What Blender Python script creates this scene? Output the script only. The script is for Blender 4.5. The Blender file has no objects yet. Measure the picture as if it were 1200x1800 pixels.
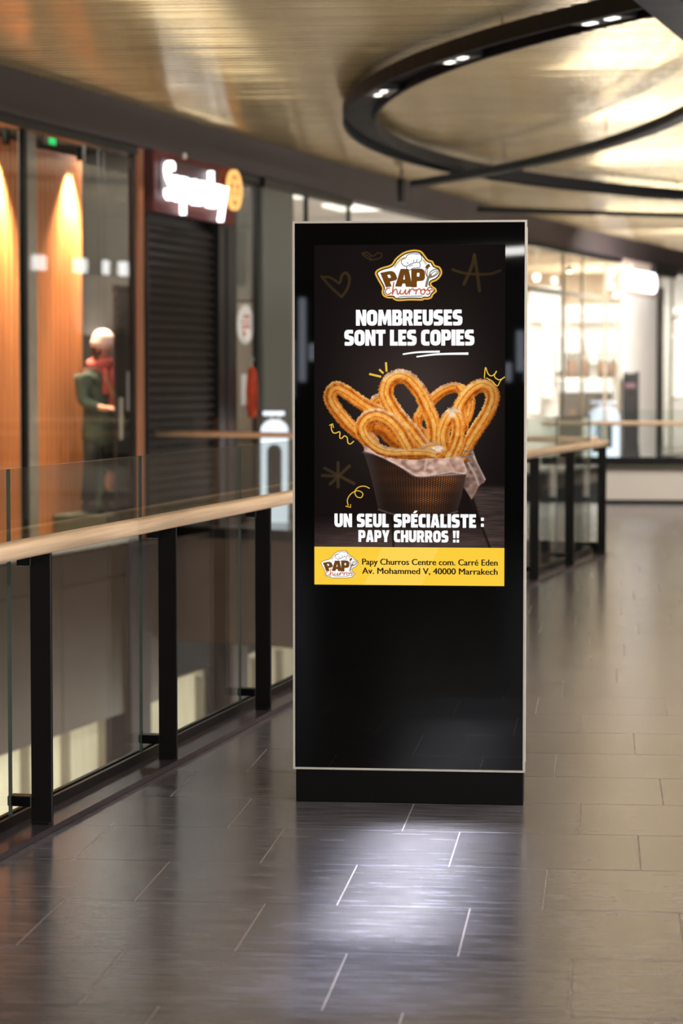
import bpy, bmesh, math, random
import numpy as np
from mathutils import Vector, Matrix, noise
from mathutils.geometry import tessellate_polygon

S = bpy.context.scene
COL = S.collection
random.seed(7)
rng = np.random.default_rng(5)

# ------------------------------------------------------------------ camera, world, lights, exposure
cd = bpy.data.cameras.new('camera')
cam = bpy.data.objects.new('camera', cd)
COL.objects.link(cam)
cd.sensor_fit = 'VERTICAL'
cd.sensor_height = 36.0
cd.lens = 86.66
cam.location = (0, 0, 1.53)
cam.rotation_euler = (math.radians(90 - 3.0912), 0, math.radians(6.0512))
cd.clip_end = 200
cd.dof.use_dof = True
cd.dof.focus_distance = 8.82
cd.dof.aperture_fstop = 3.1
S.camera = cam

W = bpy.data.worlds.new('world')
S.world = W
W.use_nodes = True
W.node_tree.nodes['Background'].inputs[0].default_value = (0.9, 0.85, 0.8, 1)
W.node_tree.nodes['Background'].inputs[1].default_value = 0.05

S.view_settings.view_transform = 'Standard'
S.view_settings.look = 'None'
S.view_settings.exposure = 0.0
S.view_settings.gamma = 1.0
S.view_settings.use_curve_mapping = False
S.cycles.transparent_max_bounces = 32
S.cycles.max_bounces = 10
S.cycles.sample_clamp_indirect = 6.0
S.cycles.blur_glossy = 0.3


def area(name, loc, target, sx, sy, power, col=(1, .95, .88), spread=180):
    d = bpy.data.lights.new(name, 'AREA')
    d.shape = 'RECTANGLE'
    d.size, d.size_y = sx, sy
    d.energy = power
    d.color = col
    d.spread = math.radians(spread)
    o = bpy.data.objects.new(name, d)
    o.location = loc
    o.rotation_euler = (Vector(target) - Vector(loc)).to_track_quat('-Z', 'Y').to_euler()
    COL.objects.link(o)
    return o


def spot(name, loc, target, power, ang, blend=.4, col=(1, .9, .75), r=.04):
    d = bpy.data.lights.new(name, 'SPOT')
    d.energy = power
    d.spot_size = math.radians(ang)
    d.spot_blend = blend
    d.color = col
    d.shadow_soft_size = r
    o = bpy.data.objects.new(name, d)
    o.location = loc
    o.rotation_euler = (Vector(target) - Vector(loc)).to_track_quat('-Z', 'Y').to_euler()
    COL.objects.link(o)
    return o


# added fill lamps in place of unseen shop windows right of the walkway
for i, y in enumerate((-2.0, 4.5, 11.0)):
    area('right_side_fill', (3.35, y, 1.75), (-3, y + .5, 2.1), 2.6, 2.6, 140, (1, .96, .92))
# unseen fill lamps added along the right to brighten the ceiling
for y in (15, 20, 25, 30, 35, 40):
    area('ceiling_fill', (3.2, y, 2.2), (3.19, y, 9), .6, 4.5, 215, (1, .96, .89))
# unseen fill lamp added deep in the void to brighten the ceiling
area('void_fill', (-3.3, 12.0, -4.3), (-3.3, 12.01, 9), 1.6, 14.0, 400, (1, .96, .9))
# added unseen lamps throwing the screen's glow on the floor, cool white
area('linear_downlight', (-.59, 7.50, 4.08), (-.59, 7.50, 0), .28, 1.7, 12, (.88, .93, 1.0), 6)
area('linear_downlight', (-.58, 7.05, 4.08), (-.58, 7.05, 0), .42, 2.4, 8, (.62, .74, 1.0), 9)
# unseen fill spots added over the walkway for floor, kiosk and left shopfronts
for x, y in ((1.9, 1.0), (2.0, 7.5), (2.2, 13.0), (2.6, 20.0), (2.8, 26.0), (2.9, 33.0)):
    spot('walkway_fill', (x, y, 3.95), (x - 1.2, y + .6, 0), 290 if y < 10 else 420, 120, .8, (1, .96, .92), .08)
for x, y, tx, ty, tz, p in ((1.3, -1.2, -.6, 8.8, 1.1, 260), (1.6, 4.0, -1.8, 9.0, .8, 240), (2.4, 14.5, -4.9, 20.5, 1.5, 560), (2.6, 18.5, -4.2, 24.5, 1.4, 480), (2.7, 23.0, -3.6, 27.5, 1.5, 440)):
    spot('walkway_fill', (x, y, 3.95), (tx, ty, tz), p, 60, .9, (1, .97, .93), .07)
# ceiling lamps inside the shops
area('shop_ceiling_lamp', (-2.2, 44.5, 3.85), (-2.0, 46.5, 0), 3.0, 5.0, 1050, (1, .96, .89))
area('shop_ceiling_lamp', (-.1, 46.5, 3.85), (-.1, 48.0, 0.5), 1.2, 2.0, 330, (1, .96, .89))
area('shop_ceiling_lamp', (2.6, 53.5, 3.85), (2.6, 55, 0), 2.5, 3.0, 900, (1, .96, .89))
area('shop_ceiling_lamp', (-5.0, 32.0, 3.85), (-5.0, 32.5, 0), 2.5, 7.0, 900, (1, .97, .92))
area('shop_ceiling_lamp', (-6.2, 21.5, 3.9), (-6.0, 22.5, 0), 1.5, 4.0, 150, (1, .88, .74))
area('shop_ceiling_lamp', (-5.2, 24.6, 3.9), (-5.2, 24.9, 0), .8, .8, 90, (1, .95, .88))
area('walkway_fill', (1.9, 43.0, 3.9), (.6, 45.6, 1.2), 1.0, 2.5, 620, (1, .97, .94))  # unseen fill added to brighten the white wall panel
area('walkway_fill', (2.1, 28.2, 3.9), (1.2, 30.4, .3), 1.2, 2.0, 170, (1, .95, .9))  # unseen fill aimed at the far upstand
# lamps of the lower level, seen through the void
area('lower_level_lamp', (-3.1, 16.0, -2.2), (-5.2, 17.5, -2.2), 5.0, .4, 60, (1, .95, .82))
area('lower_level_lamp', (-2.9, 21.5, -2.2), (-4.6, 22.5, -2.1), 5.0, .4, 66, (1, .95, .82))
area('lower_level_lamp', (-2.2, 26.5, -2.2), (-3.9, 27.0, -2.1), 5.0, .4, 66, (1, .95, .82))


# ------------------------------------------------------------------ materials
def lin(c):
    out = []
    for x in c[:3]:
        x = x / 255.0
        out.append(x / 12.92 if x <= .04045 else ((x + .055) / 1.055) ** 2.4)
    return tuple(out) + (1.0,)


MATS = {}


def pm(name, rgb, rough=.5, metal=0.0, var=.10, scale=12.0, stretch=(1, 1, 1), bump=0.0, coat=0.0, spec=.5, rvar=.1, rand=0.0):
    if name in MATS:
        return MATS[name]
    m = bpy.data.materials.new(name)
    m.use_nodes = True
    nt = m.node_tree
    b = nt.nodes['Principled BSDF']
    N = nt.nodes.new
    L = nt.links.new
    tc = N('ShaderNodeTexCoord')
    mp = N('ShaderNodeMapping')
    mp.inputs['Scale'].default_value = stretch
    geo = N('ShaderNodeNewGeometry')
    L(geo.outputs['Position'], mp.inputs['Vector'])
    nz = N('ShaderNodeTexNoise')
    nz.inputs['Scale'].default_value = scale
    nz.inputs['Detail'].default_value = 4
    L(mp.outputs[0], nz.inputs['Vector'])
    mr = N('ShaderNodeMapRange')
    mr.inputs['From Min'].default_value = .3
    mr.inputs['From Max'].default_value = .7
    mr.inputs['To Min'].default_value = 1 - var
    mr.inputs['To Max'].default_value = 1 + var
    L(nz.outputs['Fac'], mr.inputs['Value'])
    val = mr.outputs['Result']
    if rand:
        oi = N('ShaderNodeObjectInfo')
        mr2 = N('ShaderNodeMapRange')
        mr2.inputs['To Min'].default_value = 1 - rand
        mr2.inputs['To Max'].default_value = 1 + rand
        L(oi.outputs['Random'], mr2.inputs['Value'])
        mu = N('ShaderNodeMath')
        mu.operation = 'MULTIPLY'
        L(val, mu.inputs[0])
        L(mr2.outputs['Result'], mu.inputs[1])
        val = mu.outputs[0]
    vm = N('ShaderNodeVectorMath')
    vm.operation = 'SCALE'
    vm.inputs[0].default_value = lin(rgb)[:3]
    L(val, vm.inputs['Scale'])
    L(vm.outputs[0], b.inputs['Base Color'])
    mr3 = N('ShaderNodeMapRange')
    mr3.inputs['To Min'].default_value = max(0.0, rough - rvar * rough)
    mr3.inputs['To Max'].default_value = rough + rvar * rough
    L(nz.outputs['Fac'], mr3.inputs['Value'])
    L(mr3.outputs['Result'], b.inputs['Roughness'])
    b.inputs['Metallic'].default_value = metal
    b.inputs['Specular IOR Level'].default_value = spec
    b.inputs['Coat Weight'].default_value = coat
    b.inputs['Coat Roughness'].default_value = .08
    if bump:
        bp = N('ShaderNodeBump')
        bp.inputs['Strength'].default_value = bump
        bp.inputs['Distance'].default_value = .002
        L(nz.outputs['Fac'], bp.inputs['Height'])
        L(bp.outputs[0], b.inputs['Normal'])
    MATS[name] = m
    return m


def em(name, rgb, strength=1.0, raw=False):
    if name in MATS:
        return MATS[name]
    m = bpy.data.materials.new(name)
    m.use_nodes = True
    nt = m.node_tree
    nt.nodes.remove(nt.nodes['Principled BSDF'])
    e = nt.nodes.new('ShaderNodeEmission')
    e.inputs[0].default_value = lin(rgb)
    e.inputs[1].default_value = strength
    nt.links.new(e.outputs[0], nt.nodes['Material Output'].inputs[0])
    MATS[name] = m
    return m


def glass(name, tint=(.96, .98, .97), rough=0.0, k=1.0):
    if name in MATS:
        return MATS[name]
    m = bpy.data.materials.new(name)
    m.use_nodes = True
    nt = m.node_tree
    nt.nodes.remove(nt.nodes['Principled BSDF'])
    N = nt.nodes.new
    L = nt.links.new
    tr = N('ShaderNodeBsdfTransparent')
    tr.inputs[0].default_value = tint + (1,)
    gl = N('ShaderNodeBsdfGlossy')
    gl.inputs['Roughness'].default_value = rough
    lw = N('ShaderNodeLayerWeight')
    p = N('ShaderNodeMath')
    p.operation = 'POWER'
    p.inputs[1].default_value = 5
    L(lw.outputs['Facing'], p.inputs[0])
    ma = N('ShaderNodeMath')
    ma.operation = 'MULTIPLY_ADD'
    ma.inputs[1].default_value = .96 * k
    ma.inputs[2].default_value = .04 * k
    L(p.outputs[0], ma.inputs[0])
    mx = N('ShaderNodeMixShader')
    L(ma.outputs[0], mx.inputs[0])
    L(tr.outputs[0], mx.inputs[1])
    L(gl.outputs[0], mx.inputs[2])
    L(mx.outputs[0], nt.nodes['Material Output'].inputs[0])
    MATS[name] = m
    return m


M_tile = pm('floor_stone', (91, 87, 91), .22, 0, .42, 4.0, (1.3, 9, 4), .03, 0, .5, .3, .08)
M_grout = pm('grout', (176, 160, 150), .8)
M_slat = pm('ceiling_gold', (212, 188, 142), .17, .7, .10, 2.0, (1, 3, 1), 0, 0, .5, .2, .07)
M_slatside = pm('slat_side_shade', (64, 46, 26), .6)  # dark sides put the shade between slats into the colour
M_ceilback = pm('ceiling_backing', (88, 68, 40), .8)
M_fascia = pm('fascia_brown', (60, 50, 51), .6, 0, .06, 1.5)
M_black = pm('black_steel', (19, 18, 18), .42, .2, .1, 8)
M_blackgl = pm('black_gloss', (8, 8, 8), .018, 0, .05, 4, spec=.42, rvar=.1)
M_plinth = pm('plinth_black', (4, 4, 4), .5, spec=.2)
M_silver = pm('silver_trim', (214, 207, 197), .45, .1, .05, 30)
M_oak = pm('oak_rail', (226, 194, 160), .42, 0, .16, 4, (3, .35, 20), .05)
M_kerb = pm('kerb_steel', (62, 54, 60), .26, .2, .1, 5)
M_shoe = pm('shoe_black', (14, 13, 14), .3, .3)
M_glass = glass('balustrade_glass', (.95, .975, .965))
M_glassedge = pm('glass_edge', (84, 98, 92), .15, 0, .08, 10, spec=.8)
M_shopglass = glass('shop_glass', (.96, .97, .96), 0, .6)
M_bulk = pm('bulkhead_panel', (80, 64, 53), .45, .1, .10, 2.0, (1, 1, 12))
M_bulkjoint = pm('bulkhead_joint', (160, 140, 122), .5)
M_pale = pm('pale_panel', (226, 216, 190), .6, 0, .12, 3.0, (2, 2, .6))
M_white = pm('white_paint', (236, 231, 224), .6, 0, .03, 2)
M_upstand = pm('upstand_white', (222, 214, 203), .5, 0, .03, 1)
M_timber = pm('orange_timber', (222, 140, 84), .5, 0, .12, 3.0, (8, 8, .4))
M_timber2 = pm('red_batten', (112, 48, 42), .5, 0, .14, 3.0, (8, 8, .4))
M_signback = pm('sign_back', (74, 44, 46), .5, 0, .2, 3)
M_shutter = pm('shutter_slat', (9, 8, 7), .6, .0, .12, 6, (1, 1, 4))
M_grey = pm('grey_column', (96, 99, 91), .42, .0, .06, 1.0)
M_darkint = pm('shop_dark', (92, 86, 76), .6, 0, .15, 1.2)
M_shopfloor = pm('shop_floor', (110, 100, 90), .35, 0, .1, 2)
M_beige = pm('beige_board', (142, 132, 116), .6, 0, .06, 2)
M_mall = pm('wall_paint', (120, 108, 98), .6, 0, .06, 1)
M_paper = pm('paper', (226, 228, 228), .7, 0, .03, 6)
M_redprint = pm('red_print', (190, 74, 66), .7)
M_skin = pm('skin', (214, 150, 128), .5, 0, .05, 20)
M_coat = pm('coat_green', (66, 82, 70), .8, 0, .25, 9)
M_beanie = pm('beanie_wool', (240, 208, 198), .9, 0, .08, 60, bump=.3)
M_scarf = pm('scarf_coral', (214, 96, 90), .85, 0, .12, 30)
M_strap = pm('strap_beige', (196, 168, 132), .8)
M_trouser = pm('trousers', (38, 40, 42), .8)
M_boot = pm('boot', (30, 26, 24), .5)
M_hair = pm('hair_brown', (60, 42, 34), .6)
M_cloth_brown = pm('cloth_brown', (112, 84, 64), .85, 0, .2, 12)
M_cloth_grey = pm('cloth_grey', (88, 84, 82), .85, 0, .2, 12)
M_cloth_orange = pm('cloth_orange', (205, 74, 40), .75, 0, .2, 10)
M_totem = pm('totem_black', (36, 33, 33), .28, 0, .1, 3)
M_counter = pm('counter_white', (232, 226, 216), .4)
M_furn = pm('dark_furniture', (74, 66, 58), .5)
M_olive = pm('dark_olive', (70, 70, 58), .5)

E_white = em('sign_white', (250, 252, 255), 4.5)
E_orange = em('sign_orange', (255, 186, 106), 1.5)
E_green = em('exit_green', (40, 210, 110), 1.4)
E_led = em('led_white', (255, 250, 240), 3.0)
E_panel = em('lightbox_white', (255, 247, 232), 2.1)
E_arch = em('arch_light', (234, 241, 252), 1.5)
E_down = em('downlight', (255, 246, 228), 12.0)


# ------------------------------------------------------------------ mesh helper
class MB:
    def __init__(s):
        s.v, s.f, s.m = [], [], []

    def face(s, pts, mi=0):
        b = len(s.v)
        s.v += [tuple(p) for p in pts]
        s.f.append(tuple(range(b, b + len(pts))))
        s.m.append(mi)

    def obox(s, o, u, v, w, mi=0):
        o, u, v, w = Vector(o), Vector(u), Vector(v), Vector(w)
        if u.cross(v).dot(w) < 0:
            u, v = v, u
        b = len(s.v)
        for k in range(8):
            p = o + (u if k & 1 else Vector()) + (v if k & 2 else Vector()) + (w if k & 4 else Vector())
            s.v.append(tuple(p))
        for q in ((0, 2, 3, 1), (4, 5, 7, 6), (0, 1, 5, 4), (2, 6, 7, 3), (0, 4, 6, 2), (1, 3, 7, 5)):
            s.f.append(tuple(b + i for i in q))
            s.m.append(mi)
        return s

    def box(s, x0, y0, z0, x1, y1, z1, mi=0):
        return s.obox((x0, y0, z0), (x1 - x0, 0, 0), (0, y1 - y0, 0), (0, 0, z1 - z0), mi)

    def sweep(s, pts, prof, mi=0, cap=True, closed=False, up=(0, 0, 1)):
        """prof: (side, up) pairs swept along pts"""
        pts = [Vector(p) for p in pts]
        n, k, b = len(pts), len(prof), len(s.v)
        upv = Vector(up)
        for i, p in enumerate(pts):
            if closed:
                t = (pts[(i + 1) % n] - pts[i - 1]).normalized()
            else:
                t = (pts[min(i + 1, n - 1)] - pts[max(i - 1, 0)]).normalized()
            sd = t.cross(upv)
            if sd.length < 1e-5:
                sd = t.cross(Vector((0, 1, 0)))
            sd.normalize()
            uu = sd.cross(t)
            for a, c in prof:
                s.v.append(tuple(p + sd * a + uu * c))
        for i in range(n if closed else n - 1):
            j = (i + 1) % n
            for q in range(k):
                r = (q + 1) % k
                s.f.append((b + i * k + q, b + j * k + q, b + j * k + r, b + i * k + r))
                s.m.append(mi)
        if cap and not closed:
            s.f.append(tuple(b + q for q in range(k)))
            s.m.append(mi)
            s.f.append(tuple(b + (n - 1) * k + q for q in reversed(range(k))))
            s.m.append(mi)
        return s

    def tube(s, pts, r, n=10, mi=0):
        return s.sweep(pts, [(r * math.cos(2 * math.pi * q / n), r * math.sin(2 * math.pi * q / n)) for q in range(n)], mi)

    def lathe(s, prof, c=(0, 0, 0), n=16, mi=0, sx=1, sy=1):
        b = len(s.v)
        for r, z in prof:
            for q in range(n):
                a = 2 * math.pi * q / n
                s.v.append((c[0] + r * sx * math.cos(a), c[1] + r * sy * math.sin(a), c[2] + z))
        for i in range(len(prof) - 1):
            for q in range(n):
                r = (q + 1) % n
                s.f.append((b + i * n + q, b + i * n + r, b + (i + 1) * n + r, b + (i + 1) * n + q))
                s.m.append(mi)
        s.f.append(tuple(b + q for q in reversed(range(n))))
        s.m.append(mi)
        s.f.append(tuple(b + (len(prof) - 1) * n + q for q in range(n)))
        s.m.append(mi)
        return s

    def poly(s, loops, fn, mi=0, depth=None, dvec=None):
        """flat filled polygon with holes; fn maps 2D to 3D; depth vector makes a prism"""
        flat = [p for lp in loops for p in lp]
        tris = tessellate_polygon([[Vector((p[0], p[1], 0)) for p in lp] for lp in loops])
        b = len(s.v)
        P3 = [Vector(fn(p[0], p[1])) for p in flat]
        s.v += [tuple(p) for p in P3]
        for t in tris:
            s.f.append(tuple(b + i for i in t))
            s.m.append(mi)
        if dvec is not None:
            dv = Vector(dvec)
            b2 = len(s.v)
            s.v += [tuple(p + dv) for p in P3]
            for t in tris:
                s.f.append(tuple(b2 + i for i in reversed(t)))
                s.m.append(mi)
            o = 0
            for lp in loops:
                n = len(lp)
                for i in range(n):
                    j = (i + 1) % n
                    s.f.append((b + o + i, b + o + j, b2 + o + j, b2 + o + i))
                    s.m.append(mi)
                o += n
        return s

    def mesh(s, name, mats, off=(0, 0, 0), smooth=False, bevel=0.0, fix=False):
        me = bpy.data.meshes.new(name)
        ov = Vector(off)
        me.from_pydata([tuple(Vector(p) - ov) for p in s.v], [], s.f)
        if not isinstance(mats, (list, tuple)):
            mats = [mats]
        for m in mats:
            me.materials.append(m)
        me.polygons.foreach_set('material_index', s.m)
        if bevel or fix:
            bm = bmesh.new()
            bm.from_mesh(me)
            if fix:
                bmesh.ops.recalc_face_normals(bm, faces=bm.faces)
            if bevel:
                es = [e for e in bm.edges if len(e.link_faces) == 2 and e.calc_face_angle(0) > .6]
                bmesh.ops.bevel(bm, geom=es, offset=bevel, segments=1, affect='EDGES', profile=.5)
            bm.to_mesh(me)
            bm.free()
        if smooth:
            me.polygons.foreach_set('use_smooth', [True] * len(me.polygons))
        me.update()
        return me

    def build(s, name, mats, parent=None, smooth=False, bevel=0.0, fix=False, off=None):
        if off is None:
            off = wloc(parent) if parent else (0, 0, 0)
        return place(name, s.mesh(name, mats, off, smooth, bevel, fix), parent)


def wloc(o):
    p = Vector(o.location)
    while o.parent:
        o = o.parent
        p = p + o.location
    return p


def place(name, me, parent=None, loc=(0, 0, 0), rz=0):
    o = bpy.data.objects.new(name, me)
    COL.objects.link(o)
    o.location = loc
    if rz:
        o.rotation_euler = (0, 0, rz)
    if parent:
        o.parent = parent
    return o


def thing(name, label, cat, loc=(0, 0, 0), rz=0, group=None):
    o = bpy.data.objects.new(name, None)
    COL.objects.link(o)
    o.empty_display_size = .1
    o.location = loc
    o.rotation_euler = (0, 0, rz)
    o['label'] = label
    o['category'] = cat
    if group:
        o['group'] = group
    return o


def tag(o, label, cat, group=None):
    o['label'] = label
    o['category'] = cat
    if group:
        o['group'] = group
    return o


def struct(o, label=None):
    o['kind'] = 'structure'
    if label:
        o['label'] = label
    return o


def copy_tree(o, parent=None):
    c = o.copy()
    COL.objects.link(c)
    c.parent = parent
    for ch in list(o.children):
        copy_tree(ch, c)
    return c


def text_loops(txt, offset=0.0, res=4, spacing=1.0):
    cu = bpy.data.curves.new('lettering', 'FONT')
    cu.body = txt
    cu.offset = offset
    cu.resolution_u = res
    cu.space_character = spacing
    o = bpy.data.objects.new('lettering', cu)
    COL.objects.link(o)
    dg = bpy.context.evaluated_depsgraph_get()
    me = bpy.data.meshes.new_from_object(o.evaluated_get(dg))
    v = np.array([tuple(p.co) for p in me.vertices])
    f = [tuple(p.vertices) for p in me.polygons]
    bpy.data.objects.remove(o)
    bpy.data.curves.remove(cu)
    bpy.data.meshes.remove(me)
    return v, f


def crom(pts, n=8, closed=False):
    P = [np.array(p, float) for p in pts]
    out = []
    m = len(P)
    for i in range(m if closed else m - 1):
        if closed:
            a, b, c, d = P[i - 1], P[i], P[(i + 1) % m], P[(i + 2) % m]
        else:
            a, b, c, d = P[max(i - 1, 0)], P[i], P[i + 1], P[min(i + 2, m - 1)]
        for k in range(n):
            t = k / n
            out.append(.5 * ((2 * b) + (c - a) * t + (2 * a - 5 * b + 4 * c - d) * t * t + (3 * b - a - 3 * c + d) * t ** 3))
    if not closed:
        out.append(P[-1])
    return out


# ------------------------------------------------------------------ plan of the place
# shopfront line on the far side of the void: s runs along it, off goes into the shops
AO, AD, AN = Vector((-4.95, 20, 0)), Vector((.1819, .9833, 0)), Vector((.9833, -.1819, 0))
BO, BD, BN = Vector((-1.56, 37.7, 0)), Vector((.2362, .9717, 0)), Vector((.9717, -.2362, 0))


def PA(s, off=0.0, z=0.0):
    return AO + AD * s - AN * off + Vector((0, 0, z))


def PB(s, off=0.0, z=0.0):
    return BO + BD * s - BN * off + Vector((0, 0, z))


def boxA(mb, s0, s1, o0, o1, z0, z1, mi=0, P=PA):
    a = P(s0, o0, z0)
    return mb.obox(a, P(s1, o0, z0) - a, P(s0, o1, z0) - a, (0, 0, z1 - z0), mi)


JS = 18.0   # where the two straight runs of shopfront meet
JA = PA(JS)

# balustrade line (post centres) around the void
POSTS = [(-2.33, 3.72), (-2.19, 5.20), (-2.045, 6.66), (-1.881, 8.135), (-1.709, 9.60), (-1.534, 11.093), (-1.345, 12.58),
         (-1.150, 14.07), (-.950, 15.56), (-.735, 17.06), (-.511, 18.557), (-.265, 20.04), (-.006, 21.411)]


def bx(y):
    for (x0, y0), (x1, y1) in zip(POSTS[:-1], POSTS[1:]):
        if y <= y1:
            return x0 + (x1 - x0) * (y - y0) / (y1 - y0)
    (x0, y0), (x1, y1) = POSTS[-2:]
    return x0 + (x1 - x0) * (y - y0) / (y1 - y0)


def bline(off, ys):
    """points on a line parallel to the balustrade; positive off goes into the void"""
    out = []
    for y in ys:
        t = Vector((bx(y + .3) - bx(y - .3), .6)).normalized()
        nrm = Vector((-t.y, t.x))
        out.append((bx(y) + nrm.x * off, y + nrm.y * off))
    return out


YS = [-8.0, 2.0] + [p[1] for p in POSTS]
KERB = bline(-.045, YS)


def clip_poly(poly, a, b):
    """keep the part of poly right of the line a->b (seen walking from a to b)"""
    out = []
    ax, ay = a
    dx, dy = b[0] - ax, b[1] - ay
    side = [(p[0] - ax) * dy - (p[1] - ay) * dx for p in poly]
    n = len(poly)
    for i in range(n):
        j = (i + 1) % n
        if side[i] >= 0:
            out.append(poly[i])
        if (side[i] >= 0) != (side[j] >= 0):
            t = side[i] / (side[i] - side[j])
            out.append((poly[i][0] + (poly[j][0] - poly[i][0]) * t, poly[i][1] + (poly[j][1] - poly[i][1]) * t))
    return out


def ext(a, b, k=50):
    return (a[0] - (b[0] - a[0]) * k, a[1] - (b[1] - a[1]) * k), b


# edge of the floor beyond the end of the void
EDGE0, EDGE1 = (-4.55, 23.75), (.02, 21.50)

# ------------------------------------------------------------------ floor
fl = MB()
pts = [(3.6, -12), (3.6, 30.4)] + [(EDGE1[0], 30.4), EDGE1] + [(x, y) for x, y in reversed(KERB)] + [(KERB[0][0], -12)]
fl.poly([pts], lambda x, y: (x, y, -.002), dvec=(0, 0, -.36))
pts = [(EDGE1[0], 30.4), (3.6, 30.4), (3.6, 30.6), (-3.0, 30.6), EDGE0, EDGE1]
fl2 = [EDGE0, EDGE1, (EDGE1[0], 30.4), (-.08, 30.4), (-3.1, 30.4)]
fl.poly([fl2], lambda x, y: (x, y, -.002), dvec=(0, 0, -.36))
floor = struct(fl.build('floor', M_grout, fix=True))

PITCH = .598
OFFS = [-.473, -.671, -.375, -.165, -.474, -.67, -.375, -.18, -.46, -.68, -.30, -.19, -.52, -.66]
G = .0017
tile_me = MB().box(G, -PITCH + G, -.012, PITCH - G, -G, 0).mesh('floor_tile', M_tile, bevel=.0009)
far = MB()


def in_floor_left(poly):
    q = poly
    for a, b in zip(KERB[:-1], KERB[1:]):
        q = clip_poly(q, a, b)
        if len(q) < 3:
            return []
    return q


def poly_tile(q, mb, top=True):
    cx = sum(p[0] for p in q) / len(q)
    cy = sum(p[1] for p in q) / len(q)
    mb.poly([q], lambda x, y: (x, y, 0), dvec=(0, 0, -.012))


ntile = 0
row = -28
while True:
    top = 5.87 + PITCH * row
    if top - PITCH > 30.3:
        break
    ox = OFFS[row % len(OFFS)]
    for i in range(-9, 9):
        x0 = ox + PITCH * i
        x1 = x0 + PITCH
        y0, y1 = top - PITCH, top
        if x0 > 3.5:
            continue
        rect = [(x0 + G, y0 + G), (x1 - G, y0 + G), (x1 - G, min(y1, 30.38) - G), (x0 + G, min(y1, 30.38) - G)]
        if y0 < 21.3:
            q = in_floor_left(rect)
        else:
            q = clip_poly(rect, EDGE0, EDGE1)[::-1] if False else rect
            a, b = EDGE1, EDGE0
            q = clip_poly(rect, a, b)
            if x0 < -3.0 + .0:
                q = clip_poly(q, (-4.95 + .1819 * -10, 20 - 9.833), (-4.95 + .1819 * 30, 20 + .9833 * 30)) if len(q) > 2 else q
        if len(q) < 3:
            continue
        ar = abs(sum(q[k][0] * q[(k + 1) % len(q)][1] - q[(k + 1) % len(q)][0] * q[k][1] for k in range(len(q)))) / 2
        if ar < .004:
            continue
        seen = 5.0 < y1 < 21.5 and x0 < .05 * y1 + .25
        if seen:
            if len(q) == 4 and ar > (PITCH - 2 * G) ** 2 * .995:
                place('floor_tile', tile_me, floor, (x0, y1, 0))
            else:
                m = MB()
                poly_tile(q, m)
                m.build('floor_tile', M_tile, floor, fix=True)
            ntile += 1
        else:
            poly_tile(q, far)
    row += 1
ft = far.build('tile_field', M_tile, floor, fix=True)
ft['kind'] = 'stuff'

# lower level, seen only through the void
struct(MB().box(-12, -8, -5.2, 8, 52, -5.0).build('floor', M_shopfloor))
struct(MB().box(-12, -8, 0, -11.9, 52, 4.2).build('wall_left', M_mall))

# ------------------------------------------------------------------ ceiling with battens
ceil = struct(MB().box(-12, -12, 4.17, 8, 62, 4.3).build('ceiling', M_ceilback))
prof = [(-.054, .055), (-.054, .010), (-.051, .003), (-.043, -.003), (-.028, -.0055), (0, -.0065), (.028, -.0055), (.043, -.003), (.051, .003), (.054, .010), (.054, .055)]
sm = MB()
L = 15.5
sm.sweep([(-L / 2, 0, 0), (L / 2, 0, 0)], prof)
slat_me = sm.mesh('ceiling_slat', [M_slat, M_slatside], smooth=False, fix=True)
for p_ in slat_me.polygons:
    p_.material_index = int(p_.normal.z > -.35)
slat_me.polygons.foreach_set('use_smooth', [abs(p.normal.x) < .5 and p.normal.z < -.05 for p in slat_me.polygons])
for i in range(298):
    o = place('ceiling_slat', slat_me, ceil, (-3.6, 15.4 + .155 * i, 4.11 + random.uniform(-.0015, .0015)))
    o.rotation_euler = (random.uniform(-.035, .035), 0, 0)
nm = MB()
for i in range(170):
    y = 15.4 - .155 * (i + 1)
    nm.sweep([(-3.6 - L / 2, y, 4.11), (-3.6 + L / 2, y, 4.11)], prof)
o = nm.build('ceiling_slats_near_entrance', M_slat, ceil, fix=True)
o.name = 'slat_field'
o['kind'] = 'stuff'

# ------------------------------------------------------------------ right and rear walls
wr = MB()
ylist = [-12, 3.2, 5.8, 9.7, 12.3, 16.7, 19.3, 23.7, 26.3, 31.7, 34.3, 39.7, 42.3, 62]
for k in range(0, len(ylist) - 1, 2):
    wr.box(3.6, ylist[k], 0, 3.8, ylist[k + 1], 4.2)
wr.box(3.6, -12, 3.1, 3.8, 62, 4.2)
wr.box(3.6, -12, 0, 3.8, 62, .35)
wr.box(3.85, -12, 0, 3.95, 62, 3.3)
struct(wr.build('wall_right', M_mall))
struct(MB().box(-12, -12.2, -.3, 3.8, -12, 4.3).build('wall_back', M_mall))
struct(MB().box(-12, 62, 0, 8, 62.2, 4.3).build('wall_front', M_mall))

# ------------------------------------------------------------------ fascia, bulkhead, lower wall
ft_ = MB()
a0, b1 = PA(-7), PB(22)
jn = PA(10.6)
linep = [PA(-7), PA(10.3), PB(0.0), PB(22)]
ft_.sweep([p + Vector((0, 0, 3.75)) for p in linep], [(0.02, 0), (-.25, 0), (-.25, .36), (0.02, .36)])
ft_.sweep([p + Vector((0, 0, 3.72)) for p in linep], [(0.045, 0), (-.2, 0), (-.2, .05), (0.045, .05)])
struct(ft_.build('trim_1', M_fascia, fix=True))

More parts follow.
